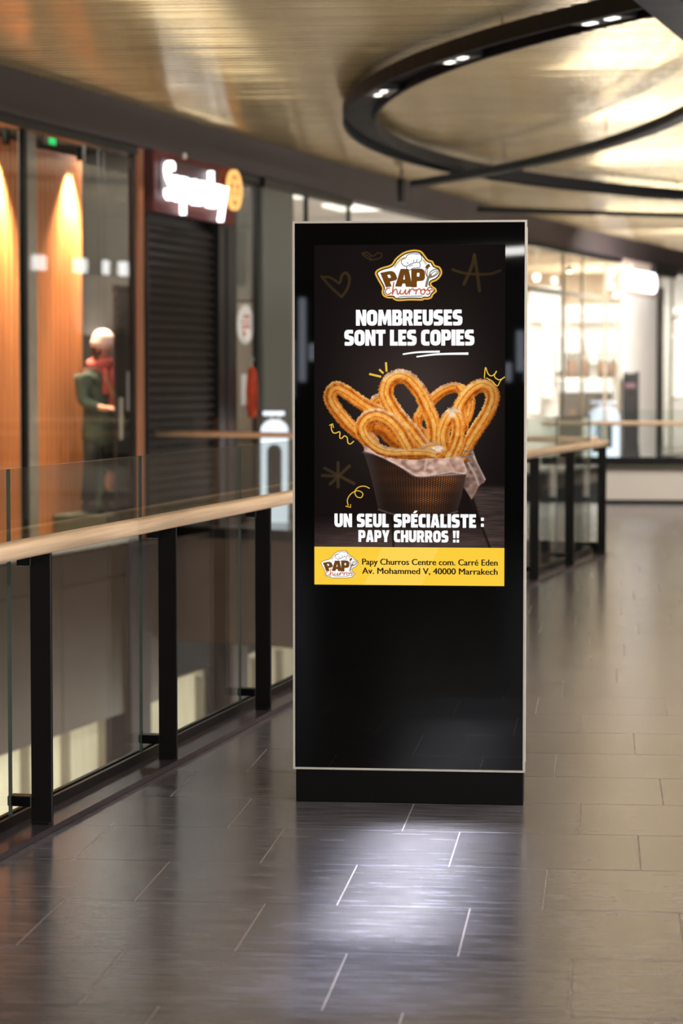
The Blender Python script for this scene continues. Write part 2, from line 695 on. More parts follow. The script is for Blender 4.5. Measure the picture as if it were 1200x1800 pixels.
bk = struct(boxA(MB(), -9, 4.0, .03, .3, -1.6, -.02).build('wall_left', M_bulkjoint))
x = -8.9
k = 0
for s0, s1 in [(-9, -6.2), (-6.2, -3.3), (-3.3, -1.2), (-1.2, 1.26), (1.26, 3.98)]:
    boxA(MB(), s0, s1 - .02, 0, .035, -.295, -.02).build('wall_panel', M_bulk, bk)
    boxA(MB(), s0, s1 - .02, 0, .035, -1.6, -.315).build('wall_panel', M_bulk, bk)
boxA(MB(), -9, 10.5, .3, .36, -5, -1.55).build('lower_wall', M_pale, bk)
for s in np.arange(-8, 10, .9):
    boxA(MB(), s, s + .05, .22, .3, -5, -1.6).build('mullion', M_beige, bk)
# columns of the lower level close to the void
for s in (2.80, 5.72):
    boxA(MB(), s, s + .5, -.05, .22, -5, -.01).build('column', M_fascia, bk)
# edge of the slab at the end of the void
e0, e1 = Vector(EDGE0 + (0,)), Vector(EDGE1 + (0,))
ed = (e1 - e0).normalized()
en = Vector((ed.y, -ed.x, 0))     # towards the camera
m = MB()
m.obox(e0 + en * .03 + Vector((0, 0, -1.0)), e1 - e0, -en * .03, (0, 0, .998))
struct(m.build('trim_2', M_bulk))
# our own slab edge
m = MB()
kk = bline(.2, YS[1:])
m.sweep([Vector((x, y, -.42)) for x, y in kk], [(-.03, 0), (.2, 0), (.2, .41), (-.03, .41)])
struct(m.build('trim_3', M_fascia, fix=True))


# ------------------------------------------------------------------ balustrade along the void
def rail_profile(w, h, n=14):
    out = []
    for q in range(n):
        a = 2 * math.pi * q / n
        ca, sa = math.cos(a), math.sin(a)
        out.append((w / 2 * math.copysign(abs(ca) ** .55, ca), h / 2 * math.copysign(abs(sa) ** .55, sa)))
    return out


bal = thing('balustrade', 'long glass balustrade with oak handrail on black steel posts beside the walkway', 'balustrade', (POSTS[3][0], POSTS[3][1], 0))
rl = bline(-.012, [1.0] + [p[1] for p in POSTS[:-1]] + [21.47])
rp = [Vector((x, y, .973)) for x, y in rl]
dense = []
for a, b in zip(rp[:-1], rp[1:]):
    for k in range(4):
        dense.append(a.lerp(b, k / 4))
dense.append(rp[-1])
MB().sweep(dense, rail_profile(.078, .060)).build('handrail', M_oak, bal, smooth=True, fix=True)
for i, (px, py) in enumerate(POSTS):
    y = py
    t = Vector((bx(y + .3) - bx(y - .3), .6, 0)).normalized()
    n_ = Vector((-t.y, t.x, 0))     # into the void
    c = Vector((px, py, 0))
    m = MB()
    m.obox(c - n_ * .037 - t * .008, n_ * .074, t * .016, (0, 0, .946))
    post = m.build('post', M_black, bal, bevel=.002)
    m = MB()
    m.obox(c + n_ * .03 - t * .03 + Vector((0, 0, .085)), n_ * .085, t * .06, (0, 0, .035))
    m.build('glass_clamp', M_shoe, post, bevel=.003)
    m = MB()
    m.obox(c - n_ * .030 - t * .012 + Vector((0, 0, .02)), n_ * .06, t * .024, (0, 0, .012))
    m.build('foot_plate', M_black, post, bevel=.002)
    m = MB()
    m.obox(c + n_ * .03 - t * .02 + Vector((0, 0, .9)), n_ * .05, t * .04, (0, 0, .03))
    m.build('rail_bracket', M_black, post, bevel=.002)
gp = bline(.098, [p[1] - .03 for p in POSTS] + [POSTS[-1][1] + .12])
for i in range(len(POSTS) - 1):
    a = Vector((gp[i][0], gp[i][1], .045))
    b = Vector((gp[i + 1][0], gp[i + 1][1], .045))
    t = (b - a).normalized()
    n_ = Vector((-t.y, t.x, 0))
    a = a + t * .006
    b = b - t * .006
    m = MB()
    m.obox(a, b - a, n_ * .010, (0, 0, 1.182))
    for q, f in enumerate(m.f):
        vs = [Vector(m.v[k]) for k in f]
        nr = (vs[1] - vs[0]).cross(vs[2] - vs[0]).normalized()
        m.m[q] = 0 if abs(nr.dot(n_)) > .9 else 1
    m.build('glass_panel', [M_glass, M_glassedge], bal)
kp = [Vector((x, y, 0)) for x, y in bline(.0, [1.0] + [p[1] for p in POSTS])]
MB().sweep(kp, [(.045, .001), (.045, .022), (-.085, .022), (-.085, .001)]).build('kerb_plate', M_kerb, bal, fix=True)
MB().sweep(kp, [(-.080, .002), (-.080, .058), (-.093, .058), (-.093, .002)]).build('glass_shoe', M_shoe, bal, fix=True)
MB().sweep(kp, [(-.112, -.3), (-.112, .058), (-.128, .058), (-.128, -.3)]).build('glass_shoe', M_shoe, bal, fix=True)


# ------------------------------------------------------------------ balustrade across the end of the void
def glass_rail(name, label, a, b, nrm, z0, zt, rail_z, npan, base):
    """glass balustrade with an oak rail fixed to it: a, b are floor points"""
    a, b = Vector(a), Vector(b)
    t = (b - a).normalized()
    ln = (b - a).length
    th = thing(name, label, 'balustrade', a)
    MB().sweep([a + Vector((0, 0, rail_z)), a.lerp(b, .5) + Vector((0, 0, rail_z)), b + Vector((0, 0, rail_z))], rail_profile(.07, .055)).build('handrail', M_oak, th, smooth=True, fix=True)
    m = MB()
    m.obox(a - nrm * .06 + Vector((0, 0, z0 - .06)), b - a, nrm * .05, (0, 0, .1))
    m.build('glass_shoe', M_shoe, th)
    for i in range(npan):
        p = a + t * (ln * i / npan + .006) - nrm * .042
        m = MB()
        m.obox(p + Vector((0, 0, z0 + .04)), t * (ln / npan - .012), nrm * .013, (0, 0, zt - z0 - .04))
        for q, f in enumerate(m.f):
            vs = [Vector(m.v[k]) for k in f]
            nr = (vs[1] - vs[0]).cross(vs[2] - vs[0]).normalized()
            m.m[q] = 0 if abs(nr.dot(nrm)) > .9 else 1
        pn = m.build('glass_panel', [M_glass, M_glassedge], th)
        m = MB()
        m.obox(p + t * (ln / npan / 2) + nrm * .005 + Vector((0, 0, rail_z - .03)), t * .03, nrm * .04, (0, 0, .02))
        m.build('rail_bracket', M_silver, pn)
    return th


glass_rail('balustrade', 'glass balustrade with pale oak rail crossing in front of the dark roller shutter',
           e0 + ed * .18 - en * .06, e1 - ed * .10 - en * .06, en, .06, 1.16, 1.0, 4, None)
# far end of the walkway: white upstand with a glass rail on it
up = struct(MB().box(.02, 30.4, -.35, 3.55, 30.62, .43).build('wall_front', M_upstand, bevel=.01))
MB().box(-.0, 30.36, .43, 3.57, 30.66, .47).build('coping', M_olive, up, bevel=.005)
MB().box(.02, 30.385, 0, 3.55, 30.40, .05).build('skirting', M_shoe, up)
glass_rail('balustrade', 'far glass balustrade with oak rail standing on the white upstand wall',
           (-.75, 30.5, 0), (3.5, 30.5, 0), Vector((0, -1, 0)), .53, 1.15, .985, 3, None)
# floor of the shops and walkway beyond
struct(MB().obox(PB(-7.5, 6) + Vector((0, 0, -.3)), BD * 32, BN * 5.9, (0, 0, .29)).build('floor', M_shopfloor))
struct(MB().obox(PB(6.6, 0) + Vector((0, 0, -.3)), BD * 14, BN * 5, (0, 0, .28)).build('floor', M_shopfloor))

# ------------------------------------------------------------------ shopfront with orange timber
boxA(MB(), -6, 11.5, .35, 6.0, -.3, -.0).build('floor', M_shopfloor)['kind'] = 'structure'
struct(boxA(MB(), -6, 9, 5.0, 5.2, 0, 4.1).build('wall_left', M_darkint))
struct(boxA(MB(), -6.1, -5.9, .1, 5.0, 0, 4.1).build('wall_back', M_darkint))
struct(boxA(MB(), 6.02, 6.12, 1.2, 5.0, 0, 4.1).build('wall_front', M_darkint))
struct(boxA(MB(), -6, 6.7, .27, 5.0, 3.95, 4.05).build('ceiling', M_darkint))


def shopfront(name, label, P, org, s0, s1, mull, z1=3.73, zb=.06, pane_off=.06, mw=.026, mm=None):
    th = thing(name, label, 'shopfront', P(s0))
    m = MB()
    boxA(m, s0, s1, 0, .12, 0, zb, 0, P)
    m.build('sill_profile', org, th)
    m = MB()
    boxA(m, s0, s1, 0, .12, z1 - .09, z1, 0, P)
    m.build('head_profile', M_black, th)
    xs = [s0] + list(mull) + [s1]
    for s in xs:
        m = MB()
        boxA(m, s - mw, s + mw, .04, .085, zb, z1 - .09, 0, P)
        m.build('mullion', mm or M_black, th)
    for a, b in zip(xs[:-1], xs[1:]):
        m = MB()
        boxA(m, a + mw, b - mw, pane_off, pane_off + .012, zb, z1 - .09, 0, P)
        m.build('pane', M_shopglass, th)
    return th


shopfront('glazed_shopfront', 'tall black-framed glass shopfront with orange timber walls behind it', PA, M_silver, -5.8, 3.14, [-3.6, -1.5, .62], mw=.036)


def batten_wall(label, s0, s1, off, z0, z1, step, mat, loc):
    th = thing('timber_wall_panel', label, 'wall panel', loc, group=None)
    boxA(MB(), s0, s1, off, off + .06, z0, z1).build('backing_board', pm('timber_backing', (112, 58, 30), .7), th)
    m = MB()
    s = s0
    while s < s1 - step * .5:
        boxA(m, s + step * .12, min(s + step * .88, s1), off - .03, off, z0, z1)
        s += step
    o = m.build('battens', mat, th, fix=True)
    o['kind'] = 'stuff'
    return th


batten_wall('orange battened timber wall at the far left edge behind the shop glass', .2, 2.61, 1.0, 0, 3.74, .115, M_timber, PA(.2, 1.0))
batten_wall('orange battened timber wall beside the person in the shop, lit by a warm cone', 2.96, 4.13, 1.0, 0, 3.72, .115, M_timber, PA(2.96, 1.0))
# spotlights washing the timber
for i, (s, label) in enumerate(((2.05, 'small warm spotlight washing the leftmost orange timber wall'), (3.78, 'small warm spotlight washing the timber wall next to the person'))):
    p = PA(s, .86, 3.66)
    th = thing('wall_spotlight', label, 'spotlight', p, group='spotlights on the timber walls')
    MB().lathe([(.03, 0), (.034, .02), (.034, .12), (.02, .14)], p, 12).build('lamp_head', M_black, th, fix=True)
    MB().lathe([(.006, .14), (.006, .29)], p, 8).build('stem', M_black, th, fix=True)
    spot('timber_wash', p + Vector((0, 0, -.03)), PA(s + .05, 1.0, 1.6), 620, 50, .5, (1, .78, .48))
    spot('timber_wash', p + Vector((0, 0, -.03)), PA(s - .1, 1.05, .6), 800, 80, .8, (1, .80, .55))
# grey pillar behind the first mullion
struct(boxA(MB(), 1.50, 1.72, .42, .50, 0, 3.9).build('wall_left', pm('pillar_paint', (176, 166, 154), .6)))
# dark door leaf with a notice
th = thing('sliding_door', 'dark sliding door leaf behind the shop glass, right of the person', 'door', PA(3.32, .3))
boxA(MB(), 3.17, 3.72, .24, .27, .02, 2.35).build('leaf', M_totem, th)
boxA(MB(), 3.17, 3.72, .23, .28, 2.35, 2.42).build('head_rail', M_black, th)
boxA(MB(), 3.24, 3.27, .21, .24, .95, 1.35).build('handle', M_silver, th)
tag(boxA(MB(), 3.43, 3.64, .233, .239, 1.22, 1.60).build('notice', M_paper), 'white paper notice on the dark sliding door', 'notice')
# orange timber jamb left of the shutter
th = batten_wall('narrow orange timber jamb between the glass shopfront and the shutter', 3.23, 3.37, .06, 0, 3.73, .045, pm('jamb_timber', (164, 112, 82), .5, 0, .12, 3.0, (8, 8, .4)), PA(3.23, .06))
spot('jamb_wash', PA(3.3, -.18, 3.60), PA(3.3, .05, 2.6), 8, 60, .6, (1, .75, .5))
# green exit lights
p = PA(2.35, .55, 3.80)
th = thing('exit_sign', 'small green emergency exit light hanging under the shop ceiling', 'exit sign', p)
boxA(MB(), 2.30, 2.46, .55, .60, 3.68, 3.80).build('housing', M_black, th)
boxA(MB(), 2.305, 2.455, .543, .55, 3.685, 3.785).build('sign_face', E_green, th)
MB().box(p.x - .005, p.y - .005, 3.8, p.x + .005, p.y + .005, 3.95).build('stem', M_black, th)
spot('person_fill', PA(3.3, .25, 3.6), PA(3.85, .6, 1.5), 70, 50, .6, (1, .96, .92))  # unseen spot added to brighten the person
p = PA(4.95, 1.55, 2.12)
th = thing('exit_sign', 'green lit emergency sign on the wall above the person in the shop', 'exit sign', p)
m = MB()
m.obox(p, AN * -.42, AD * .05, (0, 0, .24))
m.build('housing', M_black, th)
m = MB()
m.obox(p - AD * .006 + AN * -.02 + Vector((0, 0, .02)), AN * -.38, AD * .006, (0, 0, .2))
m.build('sign_face', E_green, th)
m = MB()
m.obox(p + AN * -.2 + AD * .02, AN * -.02, AD * .02, (0, 0, 1.84))
m.build('stem', M_black, th)
# round lamps inside the shop
for i, (s, o_, z, lab) in enumerate(((4.72, 1.2, 1.57, 'warm globe lamp low behind the person, nearest the timber wall'), (5.10, 1.2, 1.57, 'brighter globe lamp behind the person in the shop'),
                                     (5.25, 1.2, 1.33, 'lowest globe lamp behind the person in the shop'))):
    p = PA(s, o_, z)
    th = thing('globe_lamp', lab, 'lamp', p)
    MB().lathe([(.004, -.045), (.032, -.032), (.045, 0), (.032, .032), (.004, .045)], p, 14).build('globe', E_panel, th, smooth=True)
    MB().box(p.x - .003, p.y - .003, z + .043, p.x + .003, p.y + .003, 3.95).build('cable', M_black, th)
# counter and wall boards at the back of that shop
th = thing('shop_counter', 'low dark green counter behind the person in the shop', 'counter', PA(5.3, 1.2))
boxA(MB(), 5.15, 5.95, 1.25, 2.6, 0, .95).build('body', M_coat, th)
boxA(MB(), 5.10, 5.98, 1.2, 2.65, .95, 1.0).build('top', M_olive, th)

# ------------------------------------------------------------------ shutter with the shop sign above
th = thing('roller_shutter', 'closed dark brown roller shutter below the glowing white shop sign', 'shutter', PA(3.5, .16))
sl = MB()
boxA(sl, 3.5, 5.43, .085, .105, 0, .085)
a, b = PA(3.5, .085, 0), PA(5.43, .085, 0)
sl.m = [0] * len(sl.f)
sl.sweep([a, b], [(0.0, .004), (.030, .014), (.034, .026), (.018, .050), (0.0, .060)], 1)
slm = sl.mesh('slat', [M_shutter, pm('shutter_lip_lit', (46, 37, 33), .5)], PA(3.5, .16), fix=True)  # lip lightened as a painted highlight, slat blackened as painted shade
for k in range(35):
    o = place('slat', slm, th, (0, 0, .087 * k + .005))
for s in (3.47, 5.43):
    boxA(MB(), s, s + .05, .042, .125, 0, 3.15).build('guide_rail', M_black, th)
struct(boxA(MB(), 5.43, 6.0, .0, .04, 0, 3.73).build('trim_4', M_black))
struct(boxA(MB(), 5.66, 5.70, -.01, .0, 0, 3.1).build('trim_5', M_shutter))
struct(boxA(MB(), 3.5, 6.0, .14, .18, 0, 3.75).build('wall_left', M_black))

sg = thing('shop_sign', 'glowing white script shop sign on a dark red battened board above the shutter', 'sign', PA(3.5, -.02, 3.13))
boxA(MB(), 3.45, 5.86, -.02, .1, 3.135, 3.745).build('board', M_signback, sg)
m = MB()
s = 3.46
while s < 5.82:
    boxA(m, s + .01, s + .04, -.04, -.02, 3.135, 3.745)
    s += .055
o = m.build('battens', M_timber2, sg, fix=True)
o['kind'] = 'stuff'
x0 = 3.67
boxA(MB(), 3.62, 5.2, -.05, -.04, 3.31, 3.66).build('rear_plate', M_signback, sg)
word = 'Superdry'
gw = []
adv = 0
for ch in word:
    v, f = text_loops(ch, .0)
    gw.append((v, f, v[:, 0].min(), v[:, 0].max()))
tot = sum(g[3] - g[2] for g in gw) + .06 * (len(gw) - 1)
sc = (5.42 - x0) / tot
cur = x0
hs = .385 / .72
for ch, (v, f, a, b) in zip(word, gw):
    m = MB()
    front = [PA(cur + (p[0] - a) * sc, -.11, 3.265 + p[1] * hs) for p in v]
    back = [PA(cur + (p[0] - a) * sc, -.06, 3.265 + p[1] * hs) for p in v]
    m.v = [tuple(p) for p in front + back]
    nv = len(front)
    ecount = {}
    for t in f:
        m.f.append(t)
        m.m.append(0)
        m.f.append(tuple(nv + i for i in reversed(t)))
        m.m.append(0)
        for i in range(len(t)):
            e = (t[i], t[(i + 1) % len(t)])
            ecount[e] = 1
    for (i, j) in list(ecount):
        if (j, i) not in ecount:
            m.f.append((i, j, nv + j, nv + i))
            m.m.append(0)
    m.build('letter', E_white, sg, fix=True)
    cur += (b - a) * sc + .06 * sc
# round orange emblem at the end of the lettering
c = PA(5.63, -.12, 3.49)
ring = MB()
ring.poly([[(math.cos(a) * .21, math.sin(a) * .21) for a in np.linspace(0, 2 * math.pi, 28, endpoint=False)],
           [(math.cos(a) * .165, math.sin(a) * .165) for a in np.linspace(0, 2 * math.pi, 28, endpoint=False)][::-1]],
          lambda x, y: c + AD * x + Vector((0, 0, y)), dvec=-AN * .04)
emb = ring.build('emblem_ring', E_orange, sg, fix=True)
m = MB()
m.poly([[(math.cos(a) * .164, math.sin(a) * .164) for a in np.linspace(0, 2 * math.pi, 28, endpoint=False)]],
       lambda x, y: c + AD * x - AN * .02 + Vector((0, 0, y)), dvec=-AN * .015)
m.build('emblem_disc', pm('emblem_cream', (214, 160, 110), .6), emb, fix=True, off=c * 0)
emb.children[0].location = (0, 0, 0)
for (xa, ya, xb, yb) in ((-.08, .08, .08, .08), (0, .12, 0, -.02), (-.09, -.0, .09, .0), (-.05, -.03, -.08, -.11), (.05, -.03, .08, -.11), (-.06, -.09, .06, -.09)):
    dx, dy = xb - xa, yb - ya
    l_ = math.hypot(dx, dy)
    nx, ny = -dy / l_ * .014, dx / l_ * .014
    m = MB()
    m.poly([[(xa - nx, ya - ny), (xb - nx, yb - ny), (xb + nx, yb + ny), (xa + nx, ya + ny)]], lambda x, y: c + AD * x + AN * .001 + Vector((0, 0, y)), dvec=-AN * .025)
    m.build('emblem_stroke', E_orange, emb, fix=True, off=(0, 0, 0))
for ch in emb.children:
    ch.location = -wloc(sg)
# bracket hook for the sign
MB().lathe([(.02, 0), (.02, .05)], PA(4.25, -.06, 3.70), 10).build('fixing_knob', M_silver, sg, fix=True)

# ------------------------------------------------------------------ narrow glazed bay with oval sign, then the grey column
shopfront('glazed_shopfront', 'narrow black-framed glass bay with a beige board between shutter and grey column', PA, M_shoe, 6.03, 6.80, [])
th = thing('display_board', 'beige display board on the side of the grey column behind the narrow glass bay', 'board', PA(6.84, .05))
boxA(MB(), 6.835, 6.86, .11, .36, .92, 2.36).build('panel', M_beige, th)
boxA(MB(), 6.83, 6.86, .11, .36, 2.36, 2.39).build('top_rail', M_black, th)
boxA(MB(), 6.83, 6.86, .11, .36, .89, .92).build('bottom_rail', M_oak, th)
cc = PA(6.832, .185, 2.12)
th = thing('oval_sign', 'white oval sign with red print on the beige board', 'sign', cc)
m = MB()
m.poly([[(math.cos(a) * .098, math.sin(a) * .215) for a in np.linspace(0, 2 * math.pi, 32, endpoint=False)]], lambda x, y: cc - AN * x + Vector((0, 0, y)), dvec=-AD * .008)
m.build('disc', M_paper, th, fix=True)
m = MB()
for (dx, dy, w_, h_) in ((-.015, .09, .07, .035), (0, .035, .10, .02), (-.01, -.02, .09, .04), (.01, -.1, .04, .05), (.02, -.07, .02, .03)):
    m.poly([[(dx - w_ / 2, dy - h_ / 2), (dx + w_ / 2, dy - h_ / 2), (dx + w_ / 2, dy + h_ / 2), (dx - w_ / 2, dy + h_ / 2)]], lambda x, y: cc - AD * .0095 - AN * x + Vector((0, 0, y)))
m.build('print', M_redprint, th)
tag(boxA(MB(), 6.828, 6.834, .135, .235, 1.24, 1.58).build('notice', M_paper), 'white paper notice below the oval sign on the beige board', 'notice')


def garment(P, s, off, z0, z1, w, mat, label, group=None, name='jacket'):
    c = P(s, off, z0)
    th = thing(name, label, 'clothing', c, group=group)
    m = MB()
    n = 14
    h = z1 - z0
    rings = [(1.0, .9, 0), (.95, 1.0, .3), (.9, 1.0, .6), (1.0, .95, .82), (.95, .7, .92), (.35, .4, 1.0)]
    for k, (a, b, t) in enumerate(rings):
        for q in range(n):
            an = 2 * math.pi * q / n
            wob = 1 + .08 * math.sin(an * 5 + k)
            v = Vector((math.cos(an) * w / 2 * a * wob, math.sin(an) * w / 4.5 * b * wob, z0 + h * t))
            m.v.append((c.x + v.x, c.y + v.y, v.z))
    for k in range(len(rings) - 1):
        for q in range(n):
            r = (q + 1) % n
            m.f.append((k * n + q, k * n + r, (k + 1) * n + r, (k + 1) * n + q))
            m.m.append(0)
    m.f.append(tuple(range(n))[::-1])
    m.m.append(0)
    m.f.append(tuple((len(rings) - 1) * n + q for q in range(n)))
    m.m.append(0)
    m.build('body', mat, th, smooth=True, fix=True)
    for sg_ in (-1, 1):
        MB().tube([(c.x + sg_ * w * .42, c.y, z0 + h * .86), (c.x + sg_ * w * .52, c.y - .02, z0 + h * .55), (c.x + sg_ * w * .54, c.y - .03, z0 + h * .15)], w * .11, 8).build('sleeve', mat, th, smooth=True, fix=True)
    MB().tube([(c.x, c.y, z1), (c.x, c.y, z1 + .05), (c.x + .02, c.y, z1 + .08), (c.x, c.y, z1 + .10)], .005, 6).build('hanger_hook', M_silver, th, fix=True)
    return th


garment(PA, 6.2, -.10, 1.12, 1.66, .10, M_cloth_orange, 'orange jacket hanging on the dark frame right of the shutter')
m = MB()
a = PA(6.83, -.02)
gc = struct(boxA(MB(), 6.87, 7.92, -.02, .5, 0, 3.62).build('wall_left', M_grey, bevel=.006))
struct(boxA(MB(), 6.85, 7.96, -.03, .5, 3.62, 3.75).build('trim_6', M_black))


# ------------------------------------------------------------------ white lit arches
def arch(P0, ux, h, w, d, label, group):
    """arched lit stand; ux = direction of its width"""
    P0 = Vector(P0)
    ux = Vector(ux).normalized()
    ny = Vector((ux.y, -ux.x, 0))
    th = thing('arched_display_stand', label, 'display stand', P0, group=group)
    r = w / 2
    outer = [(-r, 0), (r, 0)] + [(r * math.cos(a), h - r * .8 + r * .8 * math.sin(a)) for a in np.linspace(0, math.pi, 15)]
    ri = w * .27
    hz0, hz1 = h * .27, h * .76
    inner = [(-ri, hz0), (ri, hz0)] + [(ri * math.cos(a), hz1 - ri + ri * math.sin(a)) for a in np.linspace(0, math.pi, 11)]
    m = MB()
    m.poly([outer, inner[::-1]], lambda x, y: P0 + ux * x + Vector((0, 0, y)), dvec=-ny * d)
    m.build('arch_body', E_arch, th, fix=True)
    m = MB()
    m.poly([inner], lambda x, y: P0 + ux * x - ny * d * .4 + Vector((0, 0, y)), dvec=-ny * .02)
    m.build('window', pm('arch_window', (58, 72, 72), .15), th, fix=True)
    m = MB()
    m.obox(P0 + ux * (-r * .85) - ny * d * .6 + Vector((0, 0, h + .04)), ux * (w * .80), ny * -.04, (0, 0, .045))
    m.build('light_bar', E_arch, th, bevel=.01)
    m = MB()
    m.obox(P0 + ux * (-r * .3) - ny * d * .6 + Vector((0, 0, h - .06)), ux * .02, ny * -.02, (0, 0, .1))
    m.build('bar_support', M_silver, th)
    m = MB()
    m.obox(P0 + ux * (r * .3) - ny * d * .6 + Vector((0, 0, h - .06)), ux * .02, ny * -.02, (0, 0, .1))
    m.build('bar_support', M_silver, th)
    return th


arch(PA(6.17, -.36, .0), (1, .12, 0), 1.10, .29, .10, 'white lit arched stand with dark window before the grey column', 'white lit arches')
arch((.02, 44.6, .0), (1, .05, 0), 1.05, .56, .16, 'white lit arched stand beyond the end of the oak handrail', 'white lit arches')

# ------------------------------------------------------------------ lit shop behind the kiosk
shopfront('glazed_shopfront', 'bright glass shopfront seen just above the top of the kiosk', PA, M_silver, 7.98, 10.4, [8.65], mw=.02)
struct(boxA(MB(), 7.95, 19, 3.6, 3.8, 0, 4.1).build('wall_left', M_white))
struct(boxA(MB(), 8.0, 19, .26, 3.6, 3.95, 4.05).build('ceiling', M_white))
for s in (9.0, 11.5, 14.0):
    boxA(MB(), s, s + .9, .9, 1.5, 3.90, 3.95).build('downlight', E_panel)
for o, lb in zip([o for o in COL.objects if o.name.startswith('downlight')], ('square ceiling light of the bright shop, nearest the grey column', 'square ceiling light of the bright shop, second from the grey column', 'square ceiling light of the bright shop, farthest from the grey column')):
    tag(o, lb, 'ceiling light', 'square lights of the bright shop')

# ------------------------------------------------------------------ bright shop at the right
shopfront('glazed_shopfront', 'bright clothing shopfront with thin dark mullions right of the kiosk', PB, M_silver, -1.0, 8.1, [1.0, 3.99, 5.3, 7.0], mw=.03, mm=pm('mullion_taupe', (150, 136, 116), .5))
WY = 48.6
struct(MB().box(-5.5, WY, -.1, .98, WY + .15, 4.1).build('wall_front', M_white))
struct(MB().obox(PB(-1.0, 4.4), BD * 11.6, BN * -.15, (0, 0, 4.1)).build('wall_left', M_white))
struct(MB().obox(PB(-1.2, .12), BN * -4.4, BD * .1, (0, 0, 4.0)).build('wall_back', M_white))
struct(MB().obox(PB(-1.2, .14) + Vector((0, 0, 3.96)), BN * -4.6, BD * 12.4, (0, 0, .1)).build('ceiling', pm('shop_ceiling', (168, 152, 128), .7)))
# white panel, black column, sign
struct(boxA(MB(), 8.15, 10.95, 0, .1, 0, 3.08, 0, PB).build('wall_front', M_white))
struct(boxA(MB(), 8.05, 10.98, -.02, .1, 3.08, 3.73, 0, PB).build('trim_10', pm('tan_pink', (188, 166, 152), .6)))
cl = struct(boxA(MB(), 11.0, 11.35, -.05, .12, 0, 3.3, 0, PB).build('trim_7', M_black))
boxA(MB(), 10.3, 12.3, -.12, .1, 3.52, 3.74, 0, PB).build('column_cap', M_black, cl)
sg = thing('shop_sign', 'overexposed white block-letter shop sign under the fascia at the right', 'sign', PB(7.85, -.1, 3.14))
word = 'MANGO'
gw = []
for ch in word:
    v, f = text_loops(ch, .03)
    gw.append((v, f, v[:, 0].min(), v[:, 0].max()))
tot = sum(g[3] - g[2] for g in gw) + .05 * (len(gw) - 1)
s0, s1 = 7.85, 10.4
sc = (s1 - s0) / tot
cur = s0
for ch, (v, f, a, b) in zip(word, gw):
    m = MB()
    front = [PB(cur + (p[0] - a) * sc, -.12, 3.18 + p[1] * .36 / .72) for p in v]
    back = [PB(cur + (p[0] - a) * sc, -.06, 3.18 + p[1] * .36 / .72) for p in v]
    m.v = [tuple(p) for p in front + back]
    nv = len(front)
    ec = {}
    for t in f:
        m.f.append(t)
        m.m.append(0)
        m.f.append(tuple(nv + i for i in reversed(t)))
        m.m.append(0)
        for i in range(len(t)):
            ec[(t[i], t[(i + 1) % len(t)])] = 1
    for (i, j) in list(ec):
        if (j, i) not in ec:
            m.f.append((i, j, nv + j, nv + i))
            m.m.append(0)
    m.build('letter', E_white, sg, fix=True)
    cur += (b - a) * sc + .05 * sc
boxA(MB(), 7.9, 10.9, -.06, -.0, 3.30, 3.36, 0, PB).build('mounting_rail', M_silver, sg)
# right neighbour
shopfront('glazed_shopfront', 'glass shopfront right of the black column at the picture edge', PB, M_silver, 11.5, 18.0, [12.6, 15.2], mw=.03, mm=MATS['mullion_taupe'])
struct(MB().box(.9, 56.2, -.1, 6.5, 56.4, 4.1).build('wall_front', M_white))
struct(MB().obox(PB(11.4, .2), BN * -2.6, BD * .1, (0, 0, 4.0)).build('wall_back', M_white))
struct(MB().obox(PB(11.3, .14) + Vector((0, 0, 3.96)), BN * -2.6, BD * 9, (0, 0, .1)).build('ceiling', MATS['shop_ceiling']))


def X48(px, Y=48.2):
    return (px - 1060) / 4333 * Y * 1.003


def Z48(py, Y=48.2):
    return 1.53 - (py - 666) / 4333 * Y


def lightbox(x0, y0, x1, y1, label, Y=48.2, group='lit panels of the bright shop'):
    a, b = X48(x0, Y), X48(x1, Y)
    zb, zt = Z48(y1, Y), Z48(y0, Y)
    th = thing('wall_lightbox', label, 'lightbox', (a, Y, zb), group=group)
    MB().box(a, Y, zb, b, Y + .08, zt).build('panel_box', M_white, th)
    MB().box(a + .02, Y - .01, zb + .02, b - .02, Y, zt - .02).build('diffuser', E_panel, th)
    MB().box(a, Y + .08, zb, a + .04, WY + .01, zb + .04).build('wall_arm', M_silver, th)
    return th


lightbox(931, 505, 985, 566, 'widest glowing white wall panel high in the clothing shop, beside the kiosk')
lightbox(955, 568, 971, 592, 'smallest glowing panel directly under the widest wall panel')
lightbox(929, 594, 950, 728, 'tall glowing panel in the clothing shop nearest the kiosk')
lightbox(954, 596, 974, 700, 'second tall glowing panel right of the kiosk')
lightbox(979, 590, 997, 652, 'third glowing panel in the clothing shop, above the long counter end')
lightbox(1031, 585, 1092, 640, 'broad glowing panel behind the hanging brown clothes')
lightbox(1001, 590, 1024, 624, 'short glowing panel above the left hanging brown garment')
lightbox(1000, 548, 1090, 566, 'long thin glowing panel under the ceiling of the clothing shop')


# shelving bay, racks, counter
def rack(px0, px1, ptop, pbot, label, Y=47.4):
    a, b = X48(px0, Y), X48(px1, Y)
    zt = Z48(ptop, Y)
    th = thing('clothes_rack', label, 'clothes rack', ((a + b) / 2, Y, 0))
    for x in (a, b):
        MB().tube([(x, Y, 0.0), (x, Y, zt)], .014, 8).build('upright', M_black, th, fix=True)
        MB().box(x - .015, Y - .22, 0, x + .015, Y + .22, .03).build('foot', M_black, th)
    MB().tube([(a, Y, zt), (b, Y, zt)], .013, 8).build('hanging_rail', M_black, th, fix=True)
    return a, b, zt, Y


